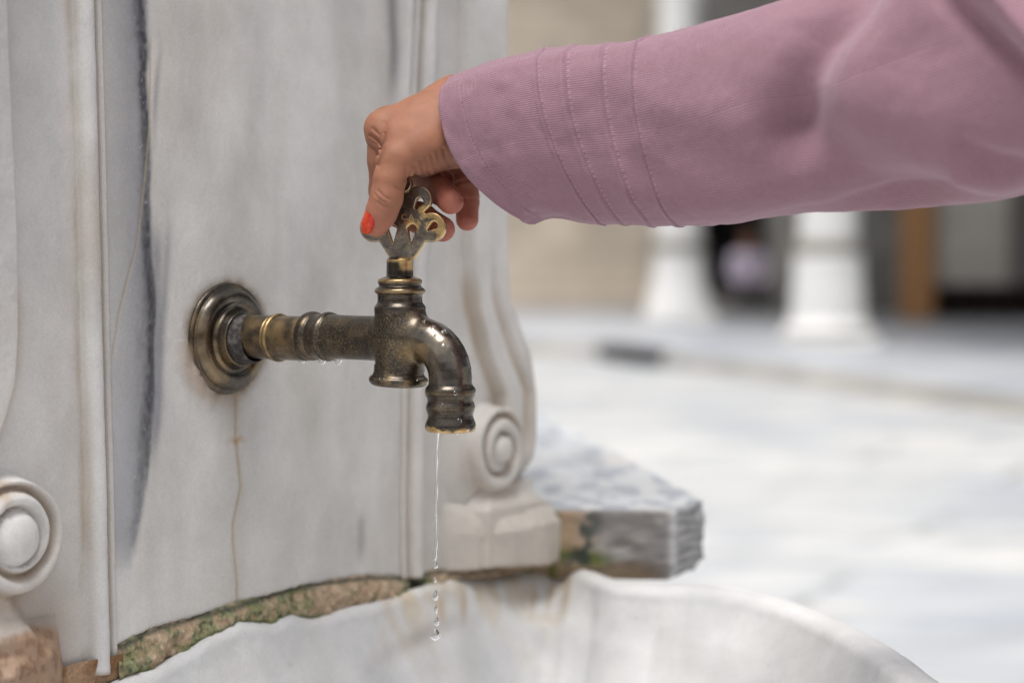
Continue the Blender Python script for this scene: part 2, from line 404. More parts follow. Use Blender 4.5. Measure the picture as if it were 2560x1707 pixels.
TAN, MOSS, DK = np.array([0.44, 0.32, 0.21]), np.array([0.105, 0.14, 0.04]), np.array([0.035, 0.045, 0.03])

# ---- flat panel
def z_bot(s): return np.interp(s, up[:, 0], up[:, 1]) + 0.0016 * (fbm(np.stack([s * 260, 0 * s, 0 * s], -1), 1, 4, 3) - 0.5)
su = np.linspace(S_L + 0.0008, S_R - 0.0004, 330); tv = np.concatenate([np.linspace(0, 1, 430)])
Sg, Tg = np.meshgrid(su, tv, indexing='ij'); zb = z_bot(Sg); Zg = zb + Tg * (1.22 - zb)
pin_r = pcurve([(1040, 0), (1010, 700), (1006, 1000), (1003, 1300), (1004, 1450)]); pin_l = pcurve([(246, 0), (256, 400), (266, 800), (276, 1200), (286, 1680)])
Ug = np.linspace(0, 1, len(su))[:, None]; Sg = (pin_l(Zg) + 0.0005) * (1 - Ug) + (pin_r(Zg) - 0.0003) * Ug
P3 = np.stack([Sg, Zg, 0 * Sg], -1)
h = 0.0009 * (fbm(P3, (16, 6, 1), 4, 21) - 0.5) + 0.0004 * (fbm(P3, (300, 200, 1), 3, 22) - 0.5)
h = h - 0.0035 * gau(Zg - zb, 0.0022) - 0.0012 * gau(Ug, 0.006) - 0.0008 * gau(Ug - 1, 0.006)
c = marble_base(Sg, Zg)
xs, m = streak(Sg, Zg, [(352,-400),(352,0),(362,120),(372,300),(370,480),(376,620),(384,800),(378,980),(368,1100),(352,1280),(330,1400)], 0, seed=5)
c = mixc(c, (0.40, 0.405, 0.425), m * sst(-0.060, -0.010, xs) * sst(0.002, -0.002, xs) * 0.85)                      # blue-grey zone left of the vein
inten = 0.75 + 0.35 * fbm(P3, (20, 9, 1), 3, 31)
_py = [1420, 1330, 1180, 1080, 1000, 700, 520, 410, 330, 200, 0, -300]; _pv = [0, .35, .55, .85, 1, 1, .75, .6, .8, .95, .95, .9]
env = np.interp(Zg, [WP(360, y)[1] for y in _py], _pv)
zz = Zg; zA = WP(370, 470)[1]; zB = WP(370, 350)[1]
gap = 1 - 0.55 * gau(zz - 0.5 * (zA + zB), 0.02)
bot = sst(WP(350, 1400)[1], WP(370, 1080)[1], zz)
gr = fbm(P3, (420, 300, 1), 3, 33); gl = fbm(P3, (140, 30, 1), 3, 34)
xv = xs + 0.006 * (gl - 0.5); core = np.exp(-(np.abs(np.minimum(xv, 0)) / 0.0072)**3) * np.exp(-(np.maximum(xv, 0) / 0.0026)**2); tail = gau(np.minimum(xv, 0), 0.015) * gau(np.maximum(xv, 0), 0.0028)
c = mixc(c, (0.25, 0.255, 0.28), np.clip(env * tail * 0.75 * (0.6 + 0.8 * gr), 0, 0.9))
c = mixc(c, (0.055, 0.058, 0.07), np.clip(inten * env * core * (0.55 + 0.75 * gr) * 1.1, 0, 0.95))
fz = WP(400, 600)[0] * 0; fzm = sst(WP(380, 1150)[1], WP(380, 1050)[1], Zg) * sst(WP(380, 520)[1], WP(380, 640)[1], Zg)
c = mixc(c, (0.32, 0.32, 0.345), np.clip(fzm * gau(xs - 0.0055, 0.0045) * (0.3 + 0.9 * gl), 0, 0.8))
xs, m = streak(Sg, Zg, [(400,130),(392,200),(384,330)], 0, seed=6); c = mixc(c, (0.24, 0.24, 0.26), 0.5 * m * gau(xs, 0.0022))
xs, m = streak(Sg, Zg, [(418,560),(412,700),(398,850),(400,1000),(385,1150)], 0, seed=7); c = mixc(c, (0.25, 0.25, 0.27), 0.5 * m * gau(xs, 0.0035))
xs, m = streak(Sg, Zg, [(378,100),(376,300),(364,440),(345,600),(322,690),(300,780),(280,900)], 0, seed=8, fade=0.006, wob=0.002); c = mixc(c, (0.46, 0.39, 0.28), 0.75 * m * gau(xs, 0.0008)); h -= 0.0005 * m * gau(xs, 0.0008)
xs, m = streak(Sg, Zg, [(975,-300),(978,0),(985,120),(982,230)], 0, seed=9, fade=0.025); c = mixc(c, (0.17, 0.17, 0.18), 0.75 * m * gau(xs, 0.0065) * (0.5 + 0.5 * inten))
xs, m = streak(Sg, Zg, [(1022,-300),(1025,100),(1018,260)], 0, seed=10); c = mixc(c, (0.80, 0.79, 0.77), 0.6 * m * gau(xs, 0.004))
xs, m = streak(Sg, Zg, [(905,1290),(900,1390)], 0, seed=11, fade=0.008); c = mixc(c, (0.22, 0.21, 0.21), 0.5 * m * gau(xs, 0.005))
xs, m = streak(Sg, Zg, [(588,985),(590,1090),(599,1180),(603,1215),(582,1310),(583,1350),(592,1440),(594,1515)], 0, seed=12, fade=0.003, wob=0.0015)
c = mixc(c, (0.33, 0.22, 0.11), 0.7 * m * gau(xs, 0.0006)); c = mixc(c, (0.50, 0.42, 0.31), 0.5 * m * gau(xs, 0.0025)); h -= 0.0008 * m * gau(xs, 0.0006)
s1, z1 = WP(592, 1100); c = mixc(c, (0.45, 0.27, 0.11), 0.75 * gau(Sg - s1, 0.0065) * gau(Zg - z1 - 0.001 * np.sin(Sg * 700), 0.0022))
# rust and lime round the flange
rr = np.hypot(Sg, Zg - FC[2]); th = np.arctan2(Zg - FC[2], Sg); nz = fbm(P3, (150, 150, 1), 4, 40)
wdt = 0.0035 + 0.006 * gau((th + 2.35), 0.9) + 0.003 * nz
c = mixc(c, (0.27, 0.20, 0.14), np.clip(0.75 * gau(np.maximum(rr - 0.0345, 0), wdt) * (0.5 + nz), 0, 0.9))
c = mixc(c, (0.15, 0.09, 0.055), np.clip(1.1 * gau(rr - 0.0355, 0.0016) * sst(0.35, 0.6, nz) * (0.3 + 0.7 * (Zg < FC[2])), 0, 0.9))
lump = gau(np.maximum(rr - 0.040, 0) , 0.005) * gau(th + 2.5, 0.5) * (rr > 0.034)
h += lump * (0.0035 * nz + 0.0008); c = mixc(c, (0.50, 0.39, 0.31), np.clip(lump * 0.75 * (0.4 + nz), 0, 1))
dr = gau(Sg - 0.004 - 0.002 * nz, 0.010) * (Zg < FC[2] - 0.03) * np.exp(-np.clip(FC[2] - 0.035 - Zg, 0, 1) / 0.022)
c = mixc(c, (0.30, 0.22, 0.15), 0.6 * np.clip(dr, 0, 1))
c = mixc(c, (0.26, 0.15, 0.08), 0.8 * gau(Zg - zb, 0.0015) * sst(0.4, 0.6, fbm(P3, (120, 10, 1), 3, 41)))
spk = fbm(P3, (700, 700, 1), 1, 60); c = mixc(c, (0.86, 0.86, 0.87), 0.25 * (spk > 0.955))
V = L2W(Sg, h, Zg); mesh('panel', V.reshape(-1, 3), grid_faces(*Sg.shape), M['marble'], fountain, cols=c)

# ---- pilasters with beaded edge, scroll bracket, volute and block (built once as a function, left and right differ)
ZB_L = WP(200, 1680)[1]
def pilaster(side):
    R_ = side > 0
    s_in0 = S_R if R_ else S_L
    if R_:
        s_in = pcurve([(1040, 0), (1010, 700), (1006, 1000), (1003, 1300), (1004, 1450)])
        sc, zc = WP(1254, 1124, 0.016); ZB = lambda q: np.interp(s_in0 + q, up[:, 0], up[:, 1])
        bx0, bztop = WP(1168, 1300, 0.02)[0] - s_in0, WP(1250, 1275, 0.02)[1]
        ob = [(-0.2, 0), ]
        oz = np.array([WP(1385, 1430)[1], WP(1385, 1290)[1], WP(1350, 1262)[1], WP(1306, 1230)[1], WP(1325, 1170)[1], WP(1334, 1080)[1], WP(1332, 980)[1], WP(1315, 880)[1], WP(1285, 810)[1], WP(1258, 740)[1], WP(1256, 600)[1], 1.6])
        op = [1385, 1385, 1352, 1306, 1325, 1334, 1332, 1315, 1288, 1262, 1256, 1254]
        oq = np.array([WP(p, 900)[0] for p in op]) - s_in0
        ce = pcurve([(1143, 0), (1146, 560), (1156, 650), (1172, 780), (1200, 890), (1235, 985)])
    else:
        s_in = pcurve([(246, 0), (256, 400), (266, 800), (276, 1200), (286, 1680)])
        sc, zc = WP(48, 1346, 0.016); ZB = lambda q: np.full(np.shape(q), ZB_L - 0.004) + 0.003 * np.asarray(q) / 0.03
        bx0, bztop = S_L - WP(190, 1600, 0.02)[0], WP(60, 1605, 0.02)[1]
        dz = 0.0
        oz = np.array([0.70, 0.78, 0.795, 0.805, 0.83, 0.86, 0.89, 0.91, 0.935, 0.95, 1.0, 1.6]) + dz * 0.5
        oq = np.array([.19, .19, .178, .158, .165, .168, .167, .16, .148, .138, .135, .135])
        ce = pcurve([(2, 0), (14, 300), (26, 560), (30, 830), (22, 960), (0, 1040), (-40, 1150)])
    o_ = np.argsort(oz); oz, oq = oz[o_], oq[o_]
    nq, nz_ = 300, 430
    U, T = np.meshgrid(np.linspace(0, 1, nq), np.linspace(0, 1, nz_), indexing='ij')
    zt = 1.22
    zb = ZB(U * 0.13); Z = zb + T * (zt - zb)
    Q0 = (s_in(Z) - s_in0) * side; QE = np.interp(Z, oz, oq)
    Q = Q0 + U * (QE - Q0); Sx = s_in0 + side * Q; q = Q - Q0
    P = np.stack([Sx * 1.0, Z, 0 * Z + side], -1)
    hh = 0.0025 * (1 - sst(0.003, 0.0045, q)) - 0.0018 * gau(q - 0.0062, 0.0010)
    bc = 0.0135; hh += 0.0075 * np.sqrt(np.clip(1 - ((q - bc) / 0.0072)**2, 0, 1))
    cav = sst(0.020, 0.030, q); hh += -0.003 * cav
    cq = np.abs(ce(Z) - s_in0) - Q0
    up_ = sst(-0.0008, 0.0045, q - cq); topz = Z > zc
    hh += 0.013 * up_ * sst(zc - 0.034, zc - 0.006, Z)
    # inner strand groove following the bracket edge
    hh -= 0.0045 * gau(q - cq - 0.026 - 0.1 * np.clip(0.96 - Z, 0, 0.06), 0.0055) * sst(zc - 0.03, zc + 0.01, Z) * sst(1.0, 0.95, Z)
    strand = q - cq - 0.026 - 0.1 * np.clip(0.96 - Z, 0, 0.06)
    # volute
    asp = 1.0
    dx = (Sx - sc) * side / asp; dy = Z - zc; r = np.hypot(dx, dy); ang = np.arctan2(dy, dx)
    Rv = 0.0335 if R_ else 0.0350; rb_ = 0.0140 if R_ else 0.0178
    disc = 1 - sst(Rv - 0.004, Rv + 0.0015, r)
    a2 = np.mod(ang - 0.9, 2 * np.pi) / (2 * np.pi)
    rg = rb_ + 0.0015 + 0.0065 * (1 - a2)
    vold = (0.0125 if R_ else 0.0105) + (0.0070 if R_ else 0.0018) * np.sqrt(np.clip(1 - ((r - (rg + Rv) / 2) / ((Rv - rg) / 2 + 0.002))**2, 0, 1))
    rb_ = 0.0120 if R_ else 0.0165
    a2 = np.mod(-(ang - 1.0), 2 * np.pi) / (2 * np.pi); pitch = (Rv - rb_) / 1.45
    t_ = (r - rb_) / pitch - a2; fr_ = np.mod(t_, 1.0); g0 = rb_ + 0 * r
    ridge = np.sqrt(np.clip(1 - (2 * fr_ - 1)**2, 0, 1)); ds = np.minimum(fr_, 1 - fr_) * pitch
    vol = 0.0105 + 0.0040 * np.sqrt(np.clip(1 - (r / (Rv * 1.02))**2, 0, 1)) + np.where(r < rb_, 0.0075 * np.sqrt(np.clip(1 - (r / (rb_ + 0.0005))**2, 0, 1)), 0.0050 * ridge) - 0.0035 * gau(r - rb_, 0.0028) * sst(0.04, 0.3, a2) - 0.0052 * gau(ds, 0.0026) * (r > rb_)
    rg = g0
    roll = 0.0135 * np.exp(-(((dx + 0.020) / 0.030)**2 + ((dy + 0.004) / 0.036)**2)**1.4)
    hh = (hh + roll * sst(0.018, 0.0, hh)) if R_ else hh
    hh = np.where(disc > 0, np.maximum(hh * (1 - disc) + vol * disc, hh * 0), hh)
    # block and the flare that joins it to the volute
    below = np.sqrt(np.clip((bztop + 0.007 - Z + 0.006 * (fbm(P, (60, 60, 1), 3, 78) - 0.5)) / 0.022, 0, 1))
    bb = np.sqrt(np.clip((Q - bx0 + 0.004) / 0.022, 0, 1)); hb = 0.027 * bb * (0.92 + 0.16 * sst(0.1, 0.9, fbm(P, (35, 35, 1), 2, 71)))
    hb = hb + (0 if R_ else 1) * bb * 0.014 * (fbm(P, (90, 90, 1), 5, 77) - 0.5)
    facet = 1 - 0.35 * sst(0, 0.03, (bx0 + 0.05 - Q)) 
    fl = (Z < zc - Rv * 0.8) * sst(bx0 + 0.012, bx0 + 0.03, Q - 0.6 * np.clip(Z - bztop, 0, 1))
    hh = np.maximum(hh, fl * (0.012 + 0.008 * sst(bztop + 0.015, bztop, Z)))
    hh = np.maximum(hh, hb * below * facet)
    hh += 0.0022 * (fbm(P, (30, 12, 1), 4, 51) - 0.5) + 0.0005 * (fbm(P, (260, 260, 1), 3, 52) - 0.5)
    hh += 0.0012 * (fbm(P, (60, 60, 1), 3, 53) - 0.5) * gau(q - bc, 0.008)
    edge = U > 0.93
    hh = np.where(edge, hh - 0.013 * ((U - 0.93) / 0.07)**2.2, hh)
    cc = marble_base(Sx, Z, 11 if R_ else 14)
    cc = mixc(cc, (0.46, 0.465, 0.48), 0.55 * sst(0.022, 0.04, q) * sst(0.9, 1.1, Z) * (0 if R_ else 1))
    n1 = fbm(P, (60, 18, 1), 4, 61)
    cc = mixc(cc, (0.40, 0.32, 0.24), np.clip(0.75 * gau(q - 0.0225, 0.0035) * sst(0.3, 0.7, n1), 0, 1))
    cc = mixc(cc, (0.36, 0.28, 0.21), 0.6 * gau(q - 0.005, 0.0022))
    cc = mixc(cc, (0.76, 0.76, 0.77), 0.55 * gau(q - bc, 0.005))
    cc = mixc(cc, (0.45, 0.35, 0.24), np.clip(0.7 * gau(q - cq + 0.001, 0.0045) * sst(0.985, 0.955, Z) * sst(zc + 0.01, zc + 0.03, Z) * (0.5 + n1), 0, 0.9))
    cc = mixc(cc, (0.46, 0.36, 0.26), np.clip(0.75 * gau(strand, 0.006) * sst(zc - 0.02, zc + 0.02, Z) * sst(0.985, 0.95, Z) * (0.4 + n1), 0, 0.8))
    cc = mixc(cc, (0.42, 0.32, 0.23), np.clip(0.9 * gau(np.where(r > rb_, ds, 1), 0.0028) * (r < Rv) * (0.35 + n1), 0, 0.8))
    cc = mixc(cc, (0.43, 0.34, 0.25), np.clip(0.7 * gau(r - Rv - 0.002, 0.006) * sst(zc + 0.012, zc - 0.012, Z) * (0.3 + n1), 0, 0.8))
    if R_:
        cc = mixc(cc, (0.57, 0.50, 0.41), 0.55 * below * bb)
        cc = mixc(cc, (0.55, 0.50, 0.43), 0.35 * sst(0.95, 0.85, Z))
        cc = mixc(cc, (0.52, 0.44, 0.34), 0.5 * sst(0.86, 1.0, U) * sst(0.98, 0.93, Z) * (0.4 + n1))
    else:
        cc = mixc(cc, (0.40, 0.27, 0.18), np.clip(0.95 * sst(0.1, 0.5, below * bb) * (0.75 + 0.5 * n1), 0, 1)); cc = mixc(cc, (0.24, 0.12, 0.07), 0.6 * sst(0.5, 0.62, fbm(P, (240, 240, 1), 4, 79)) * sst(0.1, 0.5, below * bb)); cc = mixc(cc, (0.33, 0.24, 0.17), 0.55 * (1 - sst(zc - Rv - 0.02, zc - Rv + 0.02, Z)) * sst(0.02, 0.05, q) * (1 - below * bb))
    if not R_: cc = mixc(cc, (0.50, 0.44, 0.37), np.clip(0.8 * gau(Z - 1.0, 0.05) * gau(q - bc, 0.008) * n1 * 1.4, 0, 1))
    cc = mixc(cc, (0.24, 0.15, 0.09), 0.7 * gau(Z - zb, 0.0018))
    Vf = L2W(Sx, hh, Z)
    # wrap the outer side back
    k = 10; back = []; cb = []
    for j in range(1, k + 1):
        nn = hh[-1] - 0.004 * 0 - (0.09 * (j / k)**1.3)
        back.append(L2W(Sx[-1] + side * 0.0005 * 0, nn, Z[-1])); cb.append(cc[-1])
    pre = [L2W(Sx[0], -0.02 + 0 * Z[0], Z[0]), L2W(Sx[0], hh[0] - 0.004, Z[0])]
    Va = np.concatenate([np.array(pre), Vf, np.array(back)], 0); ca = np.concatenate([cc[:1] * 0.8, cc[:1], cc, np.array(cb)], 0)
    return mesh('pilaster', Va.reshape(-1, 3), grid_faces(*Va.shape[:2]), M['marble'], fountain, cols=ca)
pl = pilaster(-1); pr = pilaster(1)

# ---- the stone body behind and above, and the cornice that shelters the taps
def loc(s, n, z): return tuple(L2W(s, n, z))
mb = MB(); mb.box((-0.235, -0.55, 0.0), (0.297, -0.012, 1.218), loc); mb.box((-0.25, -0.55, 1.222), (0.31, 0.012, 1.75), loc)
mb.box((-0.27, -0.56, 1.754), (0.33, 0.06, 1.83), loc)
cb_ = mb.build('core', m_simple('fountain_core_marble', (0.62, 0.61, 0.59), 0.5, 5, 0.06), fountain, bevel=0.004)

# ---- mortar joint
nu, nv_ = 520, 26
su = np.linspace(low[0, 0], low[-1, 0], nu)
zlo = np.interp(su, low[:, 0], low[:, 1]); zup = np.interp(su, up[:, 0], up[:, 1])
tt = np.linspace(0, 1, nv_)
Sg = su[:, None] * np.ones((1, nv_)); Zg = (zlo[:, None] - 0.004) + tt[None, :] * (zup - zlo + 0.008)[:, None]
P3 = np.stack([Sg, Zg, 0 * Sg], -1); na = fbm(P3, (55, 55, 1), 3, 81); nb_ = fbm(P3, (260, 260, 1), 4, 82)
hN = -0.004 + 0.006 * np.sin(np.pi * np.clip(tt[None, :] * 1.0, 0, 1))**0.6 + 0.010 * (na - 0.5) + 0.005 * (nb_ - 0.5) + 0.006 * (1 - tt[None, :])
c = np.ones(Sg.shape + (3,)) * TAN; c = mixc(c, (0.60, 0.47, 0.34), sst(0.4, 0.7, nb_) * 0.6)
sa = [WP(p, 1500)[0] for p in (300, 400, 620, 800, 1000, 1060, 1330)]
mo = np.interp(Sg, [sa[0], sa[0] + .012, sa[1], sa[1] + .03, sa[2], sa[3] - .012, sa[3], sa[4] - .02, sa[4], sa[5], sa[5] + .01, sa[6] - .03, sa[6]], [1, .75, .15, .9, 1, .95, .08, .08, .9, .9, .03, .08, .9])
mk = np.clip((fbm(P3, (190, 190, 1), 5, 83) - 0.5) * 4.2 + mo * 1.45 - 0.75, 0, 1)
c = mixc(c, MOSS * 1.35, mk * 0.7); c = mixc(c, (0.30, 0.33, 0.20), mk * 0.55 * sst(0.45, 0.62, fbm(P3, (330, 330, 1), 3, 84)))
c = mixc(c, DK, mk * 0.8 * sst(0.56, 0.68, fbm(P3, (520, 520, 1), 3, 85)))
c = mixc(c, DK, 0.85 * gau(Zg - zup[:, None] - 0.001, 0.0018)); c = mixc(c, MOSS, 0.8 * gau(Zg - zlo[:, None], 0.0016) * sst(0.15, 0.6, mo))
g = gau(Sg - 0.5 * (sa[4] + sa[5]), 0.010); c = mixc(c, (0.02, 0.025, 0.015), g * 0.85); hN -= 0.006 * g
V = L2W(Sg, hN, Zg); mesh('mortar_joint', V.reshape(-1, 3), grid_faces(nu, nv_), M['mortar'], fountain, cols=c)
# brown mortar under the left pilaster
sa0, sb0 = WP(-140, 1690)[0], WP(292, 1650)[0]; su = np.linspace(sa0, sb0, 160); Sg, Tg = np.meshgrid(su, np.linspace(0, 1, 30), indexing='ij'); Zg = ZB_L + 0.004 - 0.075 + Tg * 0.078
P3 = np.stack([Sg, Zg, 0 * Sg], -1); na = fbm(P3, (60, 60, 1), 4, 91)
c = np.ones(Sg.shape + (3,)) * np.array([0.42, 0.27, 0.16]); c = mixc(c, (0.22, 0.11, 0.045), sst(0.45, 0.7, na))
V = L2W(Sg, 0.004 + 0.008 * (na - 0.5), Zg); mesh('mortar_joint', V.reshape(-1, 3), grid_faces(*Sg.shape), M['mortar'], fountain, cols=c)

# ---- basin
def zray(px, py, z):
    r = ray(px, py); k = (z - HC) / r[2]; return np.array([r[0] * k, r[1] * k, z])
rim = [L2W(s, 0.004, z) for s, z in low[::1]]
rim = [L2W(-0.125, 0.006, low[0, 1] - 0.002)] + rim
kink = [zray(1440, 1412, 0.7465), zray(1478, 1432, 0.745), zray(1525, 1450, 0.744), zray(1600, 1459, 0.744), zray(1750, 1465, 0.744), zray(1900, 1489, 0.744), zray(2040, 1540, 0.744), zray(2170, 1612, 0.744), zray(2290, 1707, 0.744)]
far_ = [(0.238, 1.05, .744), (0.215, 0.95, .744), (0.14, 0.86, .744), (0.02, 0.82, .744), (-0.10, 0.81, .744), (-0.22, 0.83, .744), (-0.31, 0.90, .744), (-0.35, 1.0, .743), (-0.335, 1.09, .742), (-0.29, 1.135, .741)]
rp = catmull(np.array([list(p) for p in rim + kink] + [list(p) for p in far_]), 24, closed=True)
dl = np.r_[0, np.cumsum(np.linalg.norm(np.diff(np.vstack([rp, rp[:1]]), axis=0), axis=1))]
NR = 720; q = np.linspace(0, dl[-1], NR, endpoint=False); rpc = np.vstack([rp, rp[:1]]); rp = np.stack([np.interp(q, dl, rpc[:, k]) for k in range(3)], 1)
Cc = np.array([-0.03, 1.03]); rad = rp[:, :2] - Cc; rl = np.linalg.norm(rad, axis=1); rdir = rad / rl[:, None]
loc_n = (rp[:, :2] - O0[:2]) @ NV[:2]; loc_s = (rp[:, :2] - O0[:2]) @ TV[:2]
free = sst(0.010, 0.04, loc_n)
kr = np.exp(-(np.arange(-90, 91) / 32.0)**2); kr /= kr.sum(); rls = np.convolve(np.r_[rl[-90:], rl, rl[:90]], kr, 'valid')
prof_in = [(0.0, 0.0), (0.003, -0.0012), (0.006, -0.005), (0.008, -0.012), (0.012, -0.025), (0.017, -0.04), (0.024, -0.06), (0.035, -0.08), (0.055, -0.10), (0.085, -0.115), (0.13, -0.125), (0.19, -0.13)]
prof_out = [(-0.006, -0.0006), (-0.014, -0.001), (-0.020, -0.004), (-0.023, -0.011), (-0.022, -0.03), (-0.014, -0.06), (0.0, -0.09), (0.03, -0.13), (0.08, -0.17), (0.11, -0.19)]
pin = catmull(prof_in, 8); pout = catmull(prof_out, 5)
rings = []
for d, dz in pout[::-1]:
    k = np.where(d < 0, free, 1.0); r2 = rl - d * k * (1 if d < 0 else 1) - (0 if d < 0 else 0)
    rings.append(np.column_stack([Cc + rdir * r2[:, None], rp[:, 2] + dz]))
for d, dz in pin:
    tb = min(1.0, max(0.0, (-dz - 0.003) / 0.03)); r2 = (rl * (1 - tb) + np.minimum(rls, rl * 1.0 + 0.004) * tb) * (1 - d / 0.20)
    rings.append(np.column_stack([Cc + rdir * r2[:, None], rp[:, 2] + dz]))
rings = np.array(rings); nr = len(rings)
P = rings.copy(); dis = 0.002 * (fbm(P, 16, 4, 101) - 0.5) + 0.0012 * (fbm(P, 160, 3, 102) - 0.5)
vert = np.where(np.arange(nr) > len(pout), 1, 0)[:, None]
lobe = 0.0008 * np.sin(q[None, :] * 2 * np.pi / 0.055) * vert * (1 - free[None, :])
rings[..., :2] += rdir[None] * (dis + lobe)[..., None]; rings[..., 2] += dis * 0.6
zc_ = rp[None, :, 2] - rings[..., 2]
c = np.ones(rings.shape) * np.array([0.665, 0.665, 0.66]); n1 = fbm(rings, (14, 14, 9), 5, 103); n2 = fbm(rings, (70, 70, 10), 4, 104)
c = mixc(c, (0.55, 0.56, 0.575), sst(0.4, 0.7, n1) * 0.7); c = mixc(c, (0.42, 0.42, 0.45), sst(0.6, 0.78, n1) * 0.35)
sS = np.broadcast_to(loc_s[None], n1.shape); bk = np.broadcast_to((1 - free)[None], n1.shape)
st = sst(WP(850, 1600)[0], WP(1000, 1600)[0], sS) * bk
c = mixc(c, (0.53, 0.41, 0.24), np.clip(st * sst(0.38, 0.68, n2) * 0.75 * np.exp(-zc_ / 0.03), 0, 0.6))
for px in (1092, 1150, 1335, 1380): 
    s1 = WP(px, 1560)[0]; c = mixc(c, (0.42, 0.26, 0.10), 0.55 * gau(sS - s1, 0.004) * gau(zc_ - 0.014 - 0.006 * n1, 0.010) * bk)
c = mixc(c, (0.33, 0.29, 0.28), np.clip(0.75 * gau(zc_ - 0.030 + 0.09 * (sS - 0.2) , 0.006) * gau(sS - WP(1050, 1560)[0], 0.05) * bk * (0.3 + n1), 0, 0.7))
spots = fbm(rings, 260, 2, 105); c = mixc(c, (0.46, 0.42, 0.34), 0.6 * (spots > 0.86))
c = mixc(c, (0.80, 0.795, 0.78), 0.5 * gau(zc_, 0.004) * free[None])
Vb = rings.reshape(-1, 3); fc = grid_faces(nr, NR, cv=True)
me_b = mesh('basin', Vb, fc, M['marble'], fountain, cols=c)
# pedestal under the basin
lathe('basin_pedestal', (Cc[0], Cc[1], 0.0), (0, 0, 1), [(0, .17), (.03, .17), (.05, .13), (.3, .10), (.5, .12), (.57, .2)], M['column'], fountain, n=48)

# ---- ledge slabs right of the scroll bracket
def slab(poly, z0, z1, name, seed, front):
    P = np.array(poly, float); n = len(P); pts = []
    for i in range(n):
        a, b2 = P[i], P[(i + 1) % n]; m = max(2, int(np.linalg.norm(b2 - a) / 0.0022)); pts += [a + (b2 - a) * t for t in np.linspace(0, 1, m, endpoint=False)]
    P = np.array(pts); C0 = P.mean(0); rows = []
    for k in np.linspace(0.25, 1, 4): rows.append(np.column_stack([C0 + (P - C0) * (k * 0.99), np.full(len(P), z0)]))
    d = (P - C0) / np.linalg.norm(P - C0, axis=1)[:, None]
    for z in np.linspace(z0, z1 - 0.004, 34): rows.append(np.column_stack([P, np.full(len(P), z)]))
    rows.append(np.column_stack([P - d * 0.0008, np.full(len(P), z1 - 0.0022)])); rows.append(np.column_stack([P - d * 0.0025, np.full(len(P), z1 - 0.0008)])); rows.append(np.column_stack([P - d * 0.005, np.full(len(P), z1)]))
    for k in np.linspace(1, 0, 90)[1:]: rows.append(np.column_stack([C0 + (P - d * 0.004 - C0) * k, np.full(len(P), z1)]))
    G = np.array(rows); z = G[..., 2]; side = sst(z1 + 0.0001, z1 - 0.003, z)
    band = np.sin(z * 820 + 16 * fbm(G, (22, 22, 50), 4, seed)) * (0.35 + 0.9 * fbm(G, (40, 40, 120), 3, seed + 15))
    n3 = fbm(G, (60, 60, 90), 4, seed + 1)
    dd = side * (0.007 * (n3 - 0.5) + 0.0011 * band * (G[..., 0] > 0.127) - 0.012 * sst(z0 + 0.014, z0, z))
    G[..., :2] += d[None] * dd[..., None]; G[..., 2] += (1 - side) * 0.0012 * (fbm(G, (70, 70, 1), 3, seed + 2) - 0.5)
    nA = fbm(G, (16, 9, 14), 5, seed + 3)
    cT = np.ones(G.shape) * np.array([0.63, 0.64, 0.65]); nB = fbm(G, (62, 30, 20), 5, seed + 8); cT = mixc(cT, (0.38, 0.41, 0.46), sst(0.47, 0.60, nB) * 0.9); cT = mixc(cT, (0.66, 0.60, 0.50), sst(0.55, 0.8, fbm(G, (9, 7, 3), 4, seed + 4)) * 0.5)
    fcm = (G[..., 0] > 0.127) * 1.0; cS = np.ones(G.shape) * np.array([0.27, 0.255, 0.245]); cS = mixc(cS, (0.44, 0.44, 0.445), fcm); cS = mixc(cS, (0.12, 0.12, 0.125), sst(-0.1, 0.9, band) * (0.12 + 0.83 * fcm)); cS = mixc(cS, (0.44, 0.42, 0.40), sst(0.5, 0.68, n3) * 0.6 * (1 - 0.6 * fcm)); cS = mixc(cS, (0.13, 0.115, 0.10), sst(0.55, 0.7, fbm(G, (45, 45, 120), 4, seed + 12)) * 0.6 * (1 - fcm))
    if front:
        x = G[..., 0]; fr = side * (G[..., 1] < 1.56)
        tn = np.clip(1.6 * sst(0.075, 0.03, x) * (0.3 + n3) + 1.5 * sst(z0 + 0.020, z0 + 0.006, z) * sst(0.125, 0.09, x) * (0.4 + n3), 0, 1) * fr
        cS = mixc(cS, (0.40, 0.29, 0.19), tn)
        cS = mixc(cS, (0.25, 0.17, 0.12), fr * 0.55 * sst(0.11, 0.08, x) * sst(0.35, 0.7, nA))
        ms = np.clip(2.2 * gau(z - z0 - 0.022 + 0.12 * (x - 0.03), 0.006) * sst(0.085, 0.06, x) * (n3), 0, 1) * fr; ms = np.maximum(ms, gau(x - 0.031, 0.004) * fr)
        cS = mixc(cS, (0.10, 0.13, 0.02), ms * 0.9); cS = mixc(cS, (0.02, 0.04, 0.035), fr * sst(0.52, 0.62, fbm(G, (90, 90, 90), 3, seed + 6)) * gau(x - 0.055, 0.016) * 0.85)
        cS = mixc(cS, (0.66, 0.66, 0.67), side * gau(x - 0.1245, 0.0035) * 0.8)
    C_ = cT * (1 - side)[..., None] + cS * side[..., None]
    return mesh(name, G.reshape(-1, 3), grid_faces(G.shape[0], G.shape[1], cv=True), M['marble'], fountain, cols=C_)
slab([(-.02, 1.535), (.1257, 1.533), (.1527, 1.585), (.084, 2.08), (-.02, 2.08), (-.12, 1.78), (-.12, 1.66)], 0.7365, 0.794, 'ledge_slab', 200, True)
slab([(-.02, 2.084), (.0835, 2.084), (.026, 2.42), (-.12, 2.55), (-.20, 2.2)], 0.741, 0.793, 'ledge_slab', 220, False)
